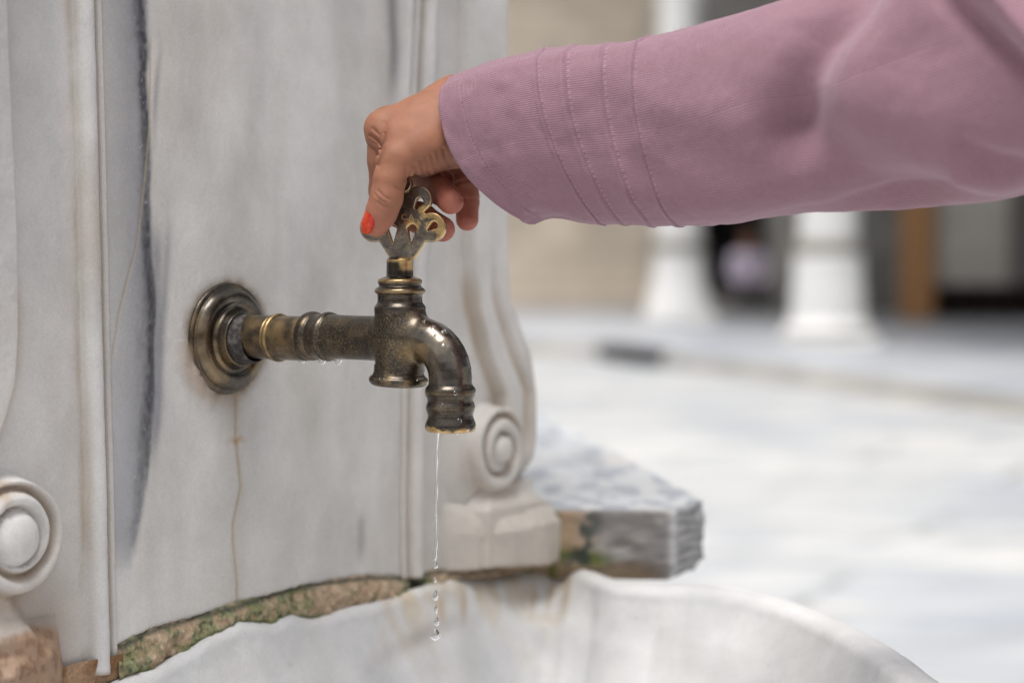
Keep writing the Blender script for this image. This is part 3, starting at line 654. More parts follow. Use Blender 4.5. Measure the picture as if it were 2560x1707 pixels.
mb = MB(); mb.prism([(-.06, 1.62), (.05, 1.62), (.04, 2.0), (-.02, 2.35), (-.2, 2.4), (-.25, 1.8)], 0.0, 0.738); mb.build('ledge_base', M['column'], fountain)

# ================================================================== THE TAP
PZ = W(1000, 848, 1.19)[2]; OP = np.array([O0[0], O0[1], PZ])
def TP(l, dz=0.0, sd_=0.0): return OP + NV * l + TV * sd_ + np.array([0, 0, dz])
LB = 0.14; LS = 0.1775
tap = empty('brass_tap', TP(0), 'aged brass garden-style tap with flower key handle, running out of the marble wall', 'tap')
def zat(py, Y=1.19): return W(1000, py, Y)[2] - PZ
def bcol(gold=None, bright=1.0, pit=0.6):
    def f(V):
        n_ = fbm(V, 180, 4, 301); g = np.zeros(len(V)) if gold is None else gold(V, n_)
        return np.stack([np.clip(g, 0, 1), np.ones(len(V)) * bright, np.clip(pit + 0.8 * (fbm(V, 60, 3, 303) - 0.5), 0, 1)], 1)
    return f
rng = lambda H, th: 1 + 0.004 * np.sin(3 * th + H * 200)
lathe('wall_flange', TP(-0.001, FC[2] - PZ), NV, [(0, .0350), (.0012, .0356), (.0025, .0352), (.0034, .0338), (.0036, .0325), (.0052, .0318), (.0075, .0300), (.0092, .0270), (.0092, .0245), (.0080, .0222), (.0078, .0205), (.0092, .0190), (.0125, .0180), (.0150, .0174), (.0155, .0165), (.0150, .0150), (.0148, .0135)], M['brass'], tap, n=160, sub=8,
      cols=bcol(lambda V, n_: 0.20 * sst(0.4, 0.65, fbm(V, 60, 3, 309)), 0.9, 0.15), jit=lambda H, th: 1 + 0.012 * (fbm(np.stack([np.cos(th) * 6 + 0 * H, np.sin(th) * 6 + 0 * H, H * 300 + 0 * th], -1), 1, 3, 3) - 0.5) * (H < 0.004))
# crusted limescale ring between flange neck and pipe
lathe('scale_ring', TP(0, FC[2] - PZ), NV, [(.013, .0148), (.0150, .0160), (.018, .0156), (.022, .0148), (.025, .0139)], M['mortar'], tap, n=120,
      cols=lambda V: mixc(np.ones((len(V), 3)) * np.array([0.045, 0.038, 0.036]), (0.15, 0.135, 0.13), sst(0.45, 0.65, fbm(V, 300, 4, 5))), jit=lambda H, th: 1 + 0.06 * (fbm(np.stack([np.cos(th) * 9 + 0 * H, np.sin(th) * 9 + 0 * H, H * 500 + 0 * th], -1), 1, 4, 4) - 0.5))
def pcol(V):
    l = (V - OP) @ NV; n_ = fbm(V, 160, 4, 305); low_ = sst(0.0, -0.010, V[:, 2] - PZ)
    g = 0.50 * sst(0.25, 0.7, n_) + 0.75 * gau(l - 0.043, 0.0018)
    return np.stack([np.clip(g * (1 - 0.6 * low_), 0, 1), 0.95 + 0.9 * low_ * sst(0.5, 0.7, n_), 0.7 + 0 * l], 1)
lathe('extension_pipe', TP(0, (FC[2] - PZ) * 0.5), NV, [(.012, .0136), (.030, .0137), (.0385, .0137), (.0392, .0141), (.0400, .0143), (.0410, .0139), (.0418, .0141), (.0425, .0149), (.0440, .0152), (.0450, .0146), (.0455, .0139), (.055, .0138), (.0665, .0138), (.0672, .0130), (.0680, .0120)], M['brass'], tap, n=110, cols=pcol)
lathe('inlet', TP(0), NV, [(.0676, .0120), (.0680, .0142), (.0695, .0150), (.0720, .0152), (.0740, .0146), (.0752, .0138), (.0775, .0137), (.0800, .0140), (.0830, .0150), (.0845, .0152), (.0862, .0146), (.0875, .0138), (.095, .0135), (.112, .0134), (.135, .0136)], M['brass'], tap, n=110, cols=bcol(lambda V, n_: 0.10 * sst(0.5, 0.7, n_), 0.9, 0.7))
# body with elbow: one implicit surface
BR = .0152; EZ = zat(852)
zt_, zbm = zat(768), zat(935)
pathE = [TP(LB - 0.002, EZ + 0.001), TP(LB + 0.008, EZ + 0.0015)] + [TP(LS - 0.0225 + 0.0225 * math.sin(a), EZ + 0.0015 - 0.0225 + 0.0225 * math.cos(a)) for a in np.linspace(0, math.pi / 2, 9)] + [TP(LS, zat(975, 1.168))]
def f_body(p):
    x = p - TP(LB); dxy = np.hypot(x @ NV, x @ TV); z = x[..., 2]
    rr_ = BR - 0.0005 * sst(0.0, -0.02, z)
    dcy = np.maximum(dxy - rr_, np.maximum(z - zt_, zbm - z)); k = 0.0015
    e = np.stack([dxy - rr_ + k, np.abs(z - (zt_ + zbm) / 2) - (zt_ - zbm) / 2 + k], -1)
    dcy = np.linalg.norm(np.maximum(e, 0), axis=-1) + np.minimum(e.max(-1), 0) - k
    d = np.full(p.shape[:-1], 1.0)
    for a, b2 in zip(pathE[:-1], pathE[1:]): d = np.minimum(d, segd(p, a, b2))
    ra = 0.0127
    d = smin(dcy, d - ra, 0.008)
    y = p - TP(0.112); l = y @ NV; yr = np.linalg.norm(y - l[..., None] * NV, axis=-1)
    di = np.maximum(yr - 0.01335, np.maximum(-l, l - 0.03))
    d = smin(d, di, 0.004)
    zend = TP(LS, zat(968, 1.168))[2]
    return np.maximum(d, zend - p[..., 2])
lo = TP(0.1, zat(975, 1.168))-0.022; hi = TP(LS, zt_) + 0.02; lo = np.minimum(lo, TP(LS, zat(975, 1.168)) - 0.02); hi = np.maximum(hi, TP(0.1, zt_) + 0.02)
Vb2, Fb2 = nets(f_body, lo, hi, 0.0008)
def body_cols(V):
    x = V - TP(LB); l = x @ NV; n_ = fbm(V, 150, 4, 311)
    el = sst(0.012, 0.022, l)                                   # the turned elbow is smooth, the casting is pitted
    out = np.clip(l - 0.0, 0, 1)
    g = 0.08 * sst(0.45, 0.7, n_) * (1 - el) + 0.35 * gau(np.hypot(l - 0.019, V[:, 2] - TP(0, EZ - 0.007)[2]), 0.007)
    inner = gau(l - (LS - LB - 0.0115), 0.004) * (V[:, 2] < TP(0, EZ)[2])
    return np.stack([np.clip(g + 0.3 * inner, 0, 1), 1.0 + 0.35 * el, np.clip(0.95 * (1 - el) + 0.6 * inner + 0.05, 0, 1)], 1)
body = mesh('body', Vb2, Fb2, M['brass'], tap, cols=body_cols(Vb2))
tilt = np.array([0, 0, 1.0]) + NV * 0.05; tilt /= np.linalg.norm(tilt)
lathe('base_flange', TP(LB - 0.0012, zat(938)), -tilt * -1 * -1, [(-.006, .0148), (-.002, .0150), (0.0, .0158), (.0012, .0172), (.0028, .0178), (.0045, .0172), (.0060, .0155), (.0064, .012), (.0064, .0001)], M['brass'], tap, n=96, cols=bcol(lambda V, n_: 0.22 * sst(0.45, 0.7, n_), 1.0, 0.5))
lathe('bonnet', TP(LB, 0), (0, 0, 1), [(zat(790), .0150), (zat(775), .0154), (zat(766), .0152), (zat(758), .0138), (zat(752), .0134), (zat(742), .0134), (zat(736), .0138), (zat(731), .0150), (zat(726), .0151), (zat(721), .0143), (zat(716), .0128), (zat(712), .0126), (zat(708), .0131), (zat(703), .0132), (zat(698), .0126), (zat(695), .0110), (zat(692), .0090), (zat(690), .0080)], M['brass'], tap, n=110,
      cols=bcol(lambda V, n_: np.clip(0.5 * gau(V[:, 2] - PZ - zat(728), 0.0012) + 0.75 * gau(V[:, 2] - PZ - zat(700), 0.0012) + 0.0, 0, 1) * (0.4 + n_), 0.75, 0.3))
zst = (zat(694), zat(646))
def stem_gold(V, n_):
    r = V - TP(LB); a = r @ np.array([1.0, 0, 0]); z = r[:, 2]
    return np.clip(1.3 * sst(-0.001, 0.002, a + 0.004 * (n_ - 0.5)) * sst(zat(680), zat(668), z) + 0.9 * gau(z - zat(651), 0.0008), 0, 1)
lathe('spindle', TP(LB, 0), (0, 0, 1), [(zst[0], .0082), (zst[0] + .002, .0080), (zat(660), .0079), (zat(652), .0079), (zat(648), .0076), (zat(644), .0066), (zat(640), .003)], M['brass'], tap, n=72, cols=bcol(stem_gold, 0.55, 0.2))
zn = [zat(y, 1.168) for y in (955, 962, 966, 972, 980, 988, 994, 1000, 1004, 1010, 1017, 1025, 1031, 1037, 1043, 1050, 1058, 1066, 1072, 1076)]
rn = [.0126, .0130, .0138, .0147, .0150, .0146, .0139, .0136, .0136, .0141, .0145, .0142, .0137, .0134, .0135, .0141, .0148, .0150, .0148, .0142]
def noz_gold(V, n_):
    z = V[:, 2] - PZ; return np.clip(sst(zn[17] + .0002, zn[18], z - 0.009 * (n_ - 0.47) + 0.001 * 0) * 1.3 + 0.25 * gau(z - zn[10], 0.001) * n_ + 0.3 * gau(z - zn[4], .001) * n_, 0, 1)
# open mouth: the profile turns back inside
lathe('nozzle', TP(LS, 0), (0, 0, 1), list(zip(zn, rn)) + [(zn[-1] - .0006, .0130), (zn[-1] - .0002, .0118), (zn[-1] + .003, .0110), (zn[-1] + .02, .0108)], M['brass'], tap, n=120, cols=bcol(noz_gold, 0.85, 0.3))

# ---- handle: flower-shaped key plate
K = 1.19 / F; PH = R(13); XH = np.array([math.cos(PH), -math.sin(PH), 0]); ZH = np.array([0, 0, 1.0]); NH = np.cross(XH, ZH)   # NH points away from camera or to it
if NH[1] > 0: NH = -NH
OH = W(1008, 645, 1.19)
def circ(x, y, cx, cy, r): return np.hypot(x - cx, y - cy) - r
def drop2(x, y, a, b2, ra, rb):
    ab = np.array(b2, float) - a; t = np.clip(((x - a[0]) * ab[0] + (y - a[1]) * ab[1]) / (ab @ ab), 0, 1)
    return np.hypot(x - a[0] - t * ab[0], y - a[1] - t * ab[1]) - (ra + (rb - ra) * t)
HOLES = [((25, 72), (21, 38), 11.5, 1.5), ((-26, 71), (-25, 38), 11.5, 1.5), ((82, 81), (66, 69), 8.5, 1.5), ((-82, 81), (-66, 69), 8.5, 1.5), ((45, 139), (34, 125), 9.5, 2), ((-45, 139), (-34, 125), 9.5, 2)]
def f2(x, y):
    ax_ = np.abs(x)
    neck = np.maximum(np.maximum((ax_ - (31 + 0.66 * y)) / 1.2, -y), y - 60)
    d = neck
    for cx, cy, r in ((74, 76, 37), (43, 146, 33)): d = np.minimum(d, circ(ax_, y, cx, cy, r))
    d = np.minimum(d, circ(ax_, y, 4, 184, 20)); d = smin(d, circ(ax_, y, 0, 105, 58), 6); d = smin(d, neck, 8)
    hl = np.full(x.shape, 1e3)
    for a, b2, ra, rb in HOLES: hl = np.minimum(hl, drop2(x, y, a, b2, ra, rb))
    return d, hl
def f_handle(p):
    q_ = p - OH; x = (q_ @ XH) / K; y = q_[..., 2] / K; z = (q_ @ NH) / K
    d, hl = f2(x, y); d = np.maximum(d, -hl)
    tz = np.abs(z) - 9.0; k = 3.0
    e = np.stack([d + k, tz + k], -1); return (np.linalg.norm(np.maximum(e, 0), axis=-1) + np.minimum(e.max(-1), 0) - k) * K
VH, FH = nets(f_handle, OH + np.array([-.030, -.012, -.002]), OH + np.array([.030, .012, .052]), 0.00042)
def h_cols(V):
    q_ = V - OH; x = (q_ @ XH) / K; y = q_[:, 2] / K; d, hl = f2(x, y); n_ = fbm(V, 260, 4, 321); n2_ = fbm(V, 700, 3, 322)
    w_ = (n_ - 0.5) * 34
    g = 0.8 * sst(2, -1, np.minimum(-d, hl) - 1.2 + w_ * 0.05)                                   # worn rims
    g = np.maximum(g, sst(3, -3, circ(x, y, 92, 78, 33) + w_) * (1 - sst(3, -3, np.hypot((x - 66) / 1.4, y - 55) - 15 + w_ * .5)) * (1 - sst(2, -2, np.hypot((x - 52) / 2.6, (y - 98)) - 9 + w_ * .3)))
    g = np.maximum(g, sst(3, -3, circ(x, y, 62, 122, 22) + w_) * (y < 132 + w_ * .5) * (x > 26))
    g = np.maximum(g, sst(3, -3, circ(x, y, 28, 78, 20) + w_) * (hl < 16))
    g = np.maximum(g, sst(3, -3, np.abs(x - 48 - (y - 20) * 0.75) - 5 + w_ * .2) * (y < 40))
    return np.stack([np.clip(g, 0, 1), 1.9 + 0.5 * n2_, 0.0 + 0 * g], 1)
handle = mesh('handle', VH, FH, M['brass'], tap, cols=h_cols(VH))
tc_ = bpy.data.curves.new('lettering', 'FONT'); tc_.body = 'C.A'; tc_.size = 21 * K; tc_.extrude = 0.00018; tc_.align_x = 'CENTER'; tc_.align_y = 'CENTER'
to_ = bpy.data.objects.new('lettering_tmp', tc_); COL.objects.link(to_)
p_ = OH + XH * (14 * K) + ZH * (101 * K) + NH * (9.1 * K)
to_.matrix_world = Matrix(((XH[0], 0, NH[0], p_[0]), (XH[1], 0, NH[1], p_[1]), (XH[2], 1, NH[2], p_[2]), (0, 0, 0, 1)))
bpy.context.view_layer.update()
me_t = bpy.data.meshes.new_from_object(to_.evaluated_get(bpy.context.evaluated_depsgraph_get())); me_t.transform(to_.matrix_world); bpy.data.objects.remove(to_)
lt = bpy.data.objects.new('lettering', me_t); COL.objects.link(lt); me_t.materials.clear(); me_t.materials.append(M['gold']); lt.parent = handle; bpy.context.view_layer.update(); lt.matrix_parent_inverse = world_of(handle).inverted()
# ================================================================== THE HAND AND SLEEVE
def H(px, py, Y): return W(px, py, Y)
J = dict(
  i=[(H(1135,262,1.205), .0150), (H(1042,295,1.200), .0124), (H(958,322,1.197), .0108)],
  m=[(H(1135,258,1.222), .0145), (H(1052,291,1.220), .0120), (H(968,312,1.217), .0105)],
  r=[(H(1140,272,1.240), .0140), (H(1062,303,1.240), .0118), (H(990,322,1.237), .0100)],
  p=[(H(1145,292,1.254), .0130), (H(1080,305,1.256), .0110), (H(1018,345,1.254), .0092)])
fing = [  # finger chains
  ([H(958,322,1.197), H(957,400,1.199), H(962,478,1.206), H(1003,530,1.2075), H(1050,545,1.2050), H(1106,573,1.200)], [.0106, .0088, .0092, .0094, .0090, .0076]),
  ([H(968,312,1.217), H(1005,380,1.226), H(1048,440,1.234), H(1075,458,1.222), H(1100,478,1.208), H(1127,503,1.192)], [.0105, .0090, .0088, .0078, .0078, .0078]),
  ([H(990,322,1.237), H(1050,375,1.245), H(1105,420,1.252), H(1122,450,1.250), H(1130,475,1.247), H(1133,500,1.245)], [.0100, .0085, .0082, .0074, .0072, .0066]),
  ([H(1018,345,1.254), H(1090,380,1.246), H(1158,412,1.236), H(1166,460,1.232), H(1168,500,1.230), H(1168,549,1.226)], [.0092, .0082, .0080, .0073, .0071, .0069])]
thumb = ([H(1095,345,1.190), H(1045,372,1.183), H(990,402,1.177), H(974,450,1.173), H(966,496,1.172), H(953,532,1.1735), H(940,560,1.1755)], [.0158, .0145, .0110, .0089, .0090, .0086, .0076])
extra = [(H(1150,335,1.200), H(1060,385,1.190), .0130, .0118), (H(1150,345,1.215), H(1060,400,1.205), .012, .010), (H(1090,320,1.195), H(1000,360,1.186), .0165, .0125), (H(1110,330,1.225), H(1010,340,1.225), .014, .010)]
creases = [([(963,334),(958,360),(950,392),(946,414)], .0013, 5), ([(962,312),(958,350)], .0007, 13), ([(926,338),(945,352),(958,372)], .0014, 4), ([(920,362),(938,376),(952,396)], .0012, 4), ([(932,322),(950,338)], .0007, 4), ([(924,352),(940,362)], .0006, 3),
           ([(938,486),(948,498),(962,506)], .0005, 3), ([(946,478),(960,492),(974,498)], .0006, 3), ([(944,506),(958,516),(972,518)], .0005, 3), ([(988,470),(1003,476)], .0004, 3),
           ([(1012,452),(1022,440),(1030,428)], .0009, 4), ([(1045,458),(1040,440),(1034,418)], .0012, 4.5), ([(1060,456),(1056,430),(1050,404)], .0010, 4), ([(1074,450),(1068,420),(1064,396)], .0009, 4), ([(1090,444),(1084,414),(1078,388)], .0008, 4), ([(1106,436),(1098,406),(1092,380)], .0006, 4), ([(1122,428),(1114,398),(1108,372)], .0006, 4)]
crease2 = [([(1140,502),(1168,497),(1198,499)], .0004, 4), ([(1140,458),(1170,450),(1198,452)], .0006, 4)]
def proj(p):
    q_ = p - np.array([0, 0, HC]); zf = q_[..., 1] * cp - q_[..., 2] * sp; yu = q_[..., 1] * sp + q_[..., 2] * cp
    return 1280 + F * q_[..., 0] / zf, 853.5 - F * yu / zf
def groove(p, lst, ymax):
    PX_, PY_ = proj(p); out = np.zeros(PX_.shape); mask = sst(ymax + 0.004, ymax - 0.002, p[..., 1])
    for pts, dp, wd in lst:
        d = np.full(PX_.shape, 1e9); pos = 0
        for a, b2 in zip(pts[:-1], pts[1:]):
            a = np.array(a, float); ab = np.array(b2, float) - a; t = np.clip(((PX_ - a[0]) * ab[0] + (PY_ - a[1]) * ab[1]) / (ab @ ab), 0, 1)
            d = np.minimum(d, np.hypot(PX_ - a[0] - t * ab[0], PY_ - a[1] - t * ab[1]))
        out = np.maximum(out, dp * np.exp(-(d / wd)**2))
    return out * mask
ZN = thumb[0]; tdir = ZN[6] - ZN[5]; tdir /= np.linalg.norm(tdir)
nail_n = np.array([-0.72, -0.68, 0.12]); nail_n -= tdir * np.dot(nail_n, tdir); nail_n /= np.linalg.norm(nail_n); nail_s = np.cross(nail_n, tdir)
nail_c = ZN[6] - tdir * 0.0022
def f_hand(p):
    def chain(pts, rs, k=0.003):
        d = np.full(p.shape[:-1], 1.0)
        for a, b2, ra, rb in zip(pts[:-1], pts[1:], rs[:-1], rs[1:]): d = smin(d, cap(p, a, b2, ra, rb), k)
        return d
    palm = np.full(p.shape[:-1], 1.0)
    for key in 'imrp':
        c_ = J[key]; palm = smin(palm, chain([c_[0][0], c_[1][0], c_[2][0]], [c_[0][1], c_[1][1], c_[2][1]]), 0.012)
    for a, b2, ra, rb in extra: palm = smin(palm, cap(p, a, b2, ra, rb), 0.012)
    palm = smin(palm, cap(p, H(1165, 312, 1.222), H(1600, 290, 1.19), .0215, .031), 0.02)
    fi = [chain(*f) for f in fing]
    d = smin(palm, fi[0], 0.004); d = smin(d, np.minimum(np.minimum(fi[1], fi[2]), fi[3]), 0.003)
    d = smin(d, chain(*thumb, k=0.004), 0.0032)
    d = d + groove(p, creases, 1.197) + groove(p, crease2, 1.232)
    # the seat of the thumb nail
    q_ = p - nail_c; u_ = q_ @ tdir; s_ = q_ @ nail_s; n_ = q_ @ nail_n
    d = d + 0.0004 * np.exp(-((u_ - 0.001) / 0.006)**4 - (s_ / 0.0052)**4) * (n_ > 0.003)
    return d
VH_, FH_ = nets(f_hand, (min(ZN[6][0], -.1) - 0.014, 1.145, H(0, 620, 1.2)[2] - 0.004), (0.075, 1.285, H(0, 190, 1.2)[2] + 0.012), 0.0008)
def skin_cols(V):
    n_ = fbm(V, 70, 4, 401); c_ = np.ones((len(V), 3)) * np.array([0.325, 0.142, 0.083])
    c_ = mixc(c_, (0.385, 0.172, 0.103), sst(0.4, 0.7, n_) * 0.6)
    tips = np.zeros(len(V))
    for f in fing: tips = np.maximum(tips, sst(0.024, 0.008, np.linalg.norm(V - f[0][-1], axis=1))); 
    for f in fing: c_ = mixc(c_, (0.21, 0.050, 0.036), sst(0.014, 0.0, segd(V, f[0][-3], f[0][-1]) - 0.006) * 0.7 * (np.linalg.norm(V - fing[0][0][0], axis=1) > 0.05))  # deeper red skin, with the shade under the palm put into the colour
    c_ = mixc(c_, (0.40, 0.070, 0.058), tips * 0.85)
    for f in fing[1:]: c_ = mixc(c_, (0.62, 0.03, 0.03), sst(0.003, 0.0012, np.linalg.norm(V - (f[0][-1] + np.array([0.0005, 0, -1.0]) * 0.0075), axis=1)) * 0.85)
    tt_ = sst(0.020, 0.006, np.linalg.norm(V - ZN[6], axis=1)); c_ = mixc(c_, (0.50, 0.205, 0.14), tt_ * 0.65)
    c_ = mixc(c_, (0.27, 0.11, 0.07), np.clip((groove(V, creases, 1.197) + groove(V, crease2, 1.232)) * 450, 0, 0.6))  # crease shadow tinted in along the carved grooves
    pal = sst(H(0, 405, 1.2)[2], H(0, 445, 1.2)[2], V[:, 2]) * (V[:, 0] > H(1020, 400, 1.19)[0]); c_ = mixc(c_, (0.50, 0.235, 0.16), pal * 0.5)
    kn = gau(np.linalg.norm(V - H(930, 320, 1.19), axis=1), 0.010); c_ = mixc(c_, (0.36, 0.165, 0.095), kn * 0.4)
    return c_
arm = mesh('person', VH_, FH_, M['skin'], None, cols=skin_cols(VH_))
tag(arm, 'woman\'s brown hand with red thumb nail and mauve sleeve turning the brass tap key', 'person')
# thumb nail: a curved plate of real thickness
nu_, nv2 = 17, 15; Vn = []
for tk in (0.0009, 0.0):
    for a in np.linspace(-1, 1, nu_):
        for b2 in np.linspace(-1, 1, nv2):
            # superellipse outline; a runs across, b2 along the thumb
            k_ = 1.0 - 0.10 * max(0, b2) ** 4
            x_ = a * 0.0058 * k_ * (1 - 0.18 * (abs(b2)) ** 3); y_ = b2 * 0.0072 * (1 - 0.22 * abs(a) ** 2.5) + 0.0020
            rr3 = 0.0079 - 0.00045 * (y_ / 0.006); hgt = math.sqrt(max(rr3**2 - x_**2 * 0.9, 1e-9)) - 0.0002 - 0.0016 * max(0, (y_ - 0.004) / 0.005)**2
            Vn.append(nail_c + nail_s * x_ + tdir * y_ + nail_n * (hgt + tk * 0.8 + 0.0005))
Vn = np.array(Vn); g1 = grid_faces(nu_, nv2); off = nu_ * nv2; fcn = [list(f) for f in g1] + [[i + off for i in f[::-1]] for f in g1]
bd = [(i, 0) for i in range(nu_)] + [(nu_-1, j) for j in range(1, nv2)] + [(i, nv2-1) for i in range(nu_-2, -1, -1)] + [(0, j) for j in range(nv2-2, 0, -1)]
bi = [i * nv2 + j for i, j in bd]
for k_ in range(len(bi)): a, b2 = bi[k_], bi[(k_+1) % len(bi)]; fcn.append([a, a + off, b2 + off, b2][::-1])
mesh('thumb_nail', Vn, fcn, M['nail'], arm)

# sleeve
ST = [((1122,196),(1322,560),1.196,.029), ((1215,160),(1392,552),1.192,.033), ((1375,122),(1520,558),1.186,.037), ((1640,88),(1715,562),1.170,.043), ((1800,56),(1830,556),1.156,.047),
      ((2010,-8),(2000,530),1.136,.052), ((2240,-80),(2230,526),1.110,.060), ((2500,-190),(2440,500),1.080,.068), ((2750,-330),(2680,440),1.05,.075), ((3100,-560),(3050,360),1.01,.085), ((3500,-900),(3600,260),.97,.10)]
TT = np.array([W(a[0], a[1], y) for a, b2, y, e in ST]); BB = np.array([W(b2[0], b2[1], y) for a, b2, y, e in ST]); EE = np.array([[e, 0, 0] for *_, e in ST])
ns = 70; Tc, Bc, Ec = catmull(TT, ns), catmull(BB, ns), catmull(EE, ns)[:, 0]; tpar = np.linspace(0, len(ST) - 1, len(Tc))
mid = (Tc + Bc) / 2; ax_d = np.gradient(mid, axis=0); ax_d /= np.linalg.norm(ax_d, axis=1)[:, None]
arc = np.r_[0, np.cumsum(np.linalg.norm(np.diff(mid, axis=0), axis=1))]
vv = (Tc - Bc) / 2; wd_ = np.cross(ax_d, vv); wd_ /= np.linalg.norm(wd_, axis=1)[:, None]; wd_ *= np.where(wd_[:, 1] > 0, -1, 1)[:, None]
NTH = 420; th = np.linspace(0, 2 * np.pi, NTH, endpoint=False)
def sect(th):                       # flattened sleeve section with a pressed edge along its upper front
    K_ = np.array([(1.0, 0.0), (1.0, .22), (.96, .45), (.87, .66), (.74, .82), (.66, .885), (.60, .905), (.38, .955), (.12, .99), (-.15, 1.0), (-.5, .93), (-.8, .7), (-.98, .35), (-1.0, 0), (-.96, -.4), (-.8, -.75), (-.5, -.94), (-.15, -1.0), (.2, -.985), (.5, -.93), (.75, -.76), (.92, -.46), (.99, -.2)])
    q_ = catmull(K_, 12, closed=True); a_ = np.mod(np.arctan2(q_[:, 1], q_[:, 0]), 2 * np.pi); o_ = np.argsort(a_); a_ = a_[o_]; r_ = np.hypot(q_[:, 0], q_[:, 1])[o_]
    return np.interp(th, np.r_[a_[-1] - 2 * np.pi, a_, a_[0] + 2 * np.pi], np.r_[r_[-1], r_, r_[0]])
rs = sect(th); G = mid[:, None] + vv[:, None] * (rs * np.sin(th))[None, :, None] + (wd_ * Ec[:, None])[:, None] * (rs * np.cos(th))[None, :, None]
dth = np.mod(th - R(2) + np.pi, 2 * np.pi) - np.pi; shf = np.clip(np.cos(np.clip(1.45 * dth, -1.57, 1.57)), 0, 1)**1.2
G = G - ax_d[:, None] * ((0.005 + 0.0095 * np.exp(-tpar / 1.2))[:, None] * shf[None])[..., None]
nrm = vv[:, None] / np.linalg.norm(vv, axis=1)[:, None, None] * np.sin(th)[None, :, None] + wd_[:, None] * np.cos(th)[None, :, None]
def proj(p):
    q_ = p - np.array([0, 0, HC]); zf = q_[..., 1] * cp - q_[..., 2] * sp; yu = q_[..., 1] * sp + q_[..., 2] * cp
    return 1280 + F * q_[..., 0] / zf, 853.5 - F * yu / zf
PX, PY = proj(G); front = sst(-0.1, 0.35, np.cos(th))[None, :] * np.ones_like(PX)
def pdist(pts):
    d = np.full(PX.shape, 1e9)
    for a, b2 in zip(pts[:-1], pts[1:]):
        a = np.array(a, float); b2 = np.array(b2, float); ab = b2 - a; t = np.clip(((PX - a[0]) * ab[0] + (PY - a[1]) * ab[1]) / (ab @ ab), 0, 1)
        d = np.minimum(d, np.hypot(PX - a[0] - t * ab[0], PY - a[1] - t * ab[1]))
    return d
P3 = np.stack([PX / 260, PY / 260, 0 * PX], -1)
D = 0.006 * (fbm(np.stack([tpar[:, None] * 1.1 + 0 * PX, np.cos(th)[None] * 1.4 + 0 * PX, np.sin(th)[None] * 1.4 + 0 * PX], -1), 1, 4, 501) - 0.5)
folds = [([(2190,-80),(2130,10),(2060,100),(2015,190),(1992,280),(1975,330)], 58, -.015), ([(2300,-80),(2230,40),(2170,150),(2150,250)], 90, .007), ([(1990,330),(2080,420),(2220,490),(2330,530)], 90, -.010), ([(2120,190),(2260,280),(2420,360)], 110, .005),
         ([(2330,-60),(2420,30),(2500,110),(2600,200)], 34, -.009), ([(2400,-100),(2500,0),(2590,90),(2690,170)], 44, .012), ([(1880,120),(1850,260),(1860,380)], 90, .004), ([(2150,500),(2300,520),(2450,490)], 60, -.004),
         ([(2420,360),(2500,400),(2600,430)], 34, -.006), ([(2400,450),(2500,470),(2620,440)], 34, .005), ([(1700,350),(1830,410),(1960,420)], 60, -.003), ([(1650,260),(1800,290),(1950,300)], 60, .002), ([(1560,480),(1700,500),(1850,490)], 50, .0025), ([(1500,250),(1540,330),(1590,420)], 40, -.0012),
         ([(1230,440),(1300,520),(1340,560)], 22, -.0018), ([(1345,540),(1420,560)], 16, -.002), ([(1250,240),(1290,350),(1340,460)], 26, -.0012), ([(1440,300),(1480,400),(1530,500)], 24, -.0009)]
for pts, wd2, am in folds: D = D + front * am * np.exp(-(pdist(pts) / wd2)**2)
seams = [(0.62, 0), (1.98, 1), (2.30, 1), (2.64, 1), (2.98, 1)]
cS_ = np.ones(PX.shape + (3,)) * np.array([0.320, 0.188, 0.228])
wob = 0.012 * (fbm(np.stack([0 * PX, np.cos(th)[None] * 5 + 0 * PX, np.sin(th)[None] * 5 + 0 * PX], -1), 1, 3, 511) - 0.5)
tv_ = tpar[:, None] + wob
vlen = th[None] * 0.05
for s0, tuck in seams:
    dt = tv_ - s0; m_len = 0.0315 if s0 > 1 else 0.02
    if tuck:
        D += 0.0011 * sst(-0.14, -0.06, dt) * (1 - sst(-0.05, -0.035, dt)) + 0.0006 * np.exp(-(dt / 0.02)**2)
        cS_ = mixc(cS_, (0.22, 0.12, 0.17), 0.55 * np.exp(-((dt + 0.03) / 0.012)**2))
    D -= 0.0005 * np.exp(-(dt / 0.012)**2)
    dash = (np.mod(vlen / 0.0028, 1) < 0.62)
    cS_ = mixc(cS_, (0.46, 0.30, 0.33), 0.7 * np.exp(-(dt / 0.010)**2) * dash); cS_ = mixc(cS_, (0.19, 0.10, 0.14), 0.6 * np.exp(-(dt / 0.010)**2) * (~dash))
lobe_top = 1 - sst(0, 0.03, tpar)[:, None]
G2 = G + nrm * D[..., None]
# hem folds inward at the cuff
inn = []; 
for k_ in range(1, 13):
    f = k_ / 12; src = min(int(f * 45), len(G) - 1); c0 = mid[src]
    inn.append(c0 + (G2[src] - c0) * (0.945 if k_ > 1 else 0.965))
hem = [mid[0] + (G2[0] - mid[0]) * 0.985 - ax_d[0] * 0.0008]
ALL = np.concatenate([np.array(inn)[::-1], np.array(hem), G2], 0); cA = np.concatenate([np.repeat(cS_[:1], 13, 0), cS_], 0)
ua = np.r_[-np.linspace(0.013, 0.001, 13), arc]; circ_len = np.linalg.norm(vv, axis=1).mean() * 5.3
vper = np.r_[0, np.cumsum(np.linalg.norm(np.diff(G2[200], axis=0), axis=1))]
UV = np.stack([np.broadcast_to(ua[:, None], ALL.shape[:2]), np.broadcast_to(vper[None], ALL.shape[:2])], -1)
ALL = np.concatenate([ALL, ALL[:, :1]], 1); UV = np.concatenate([UV, np.stack([ua, np.full(len(ua), vper[-1] + 0.0008)], -1)[:, None]], 1); cA = np.concatenate([cA, cA[:, :1]], 1)
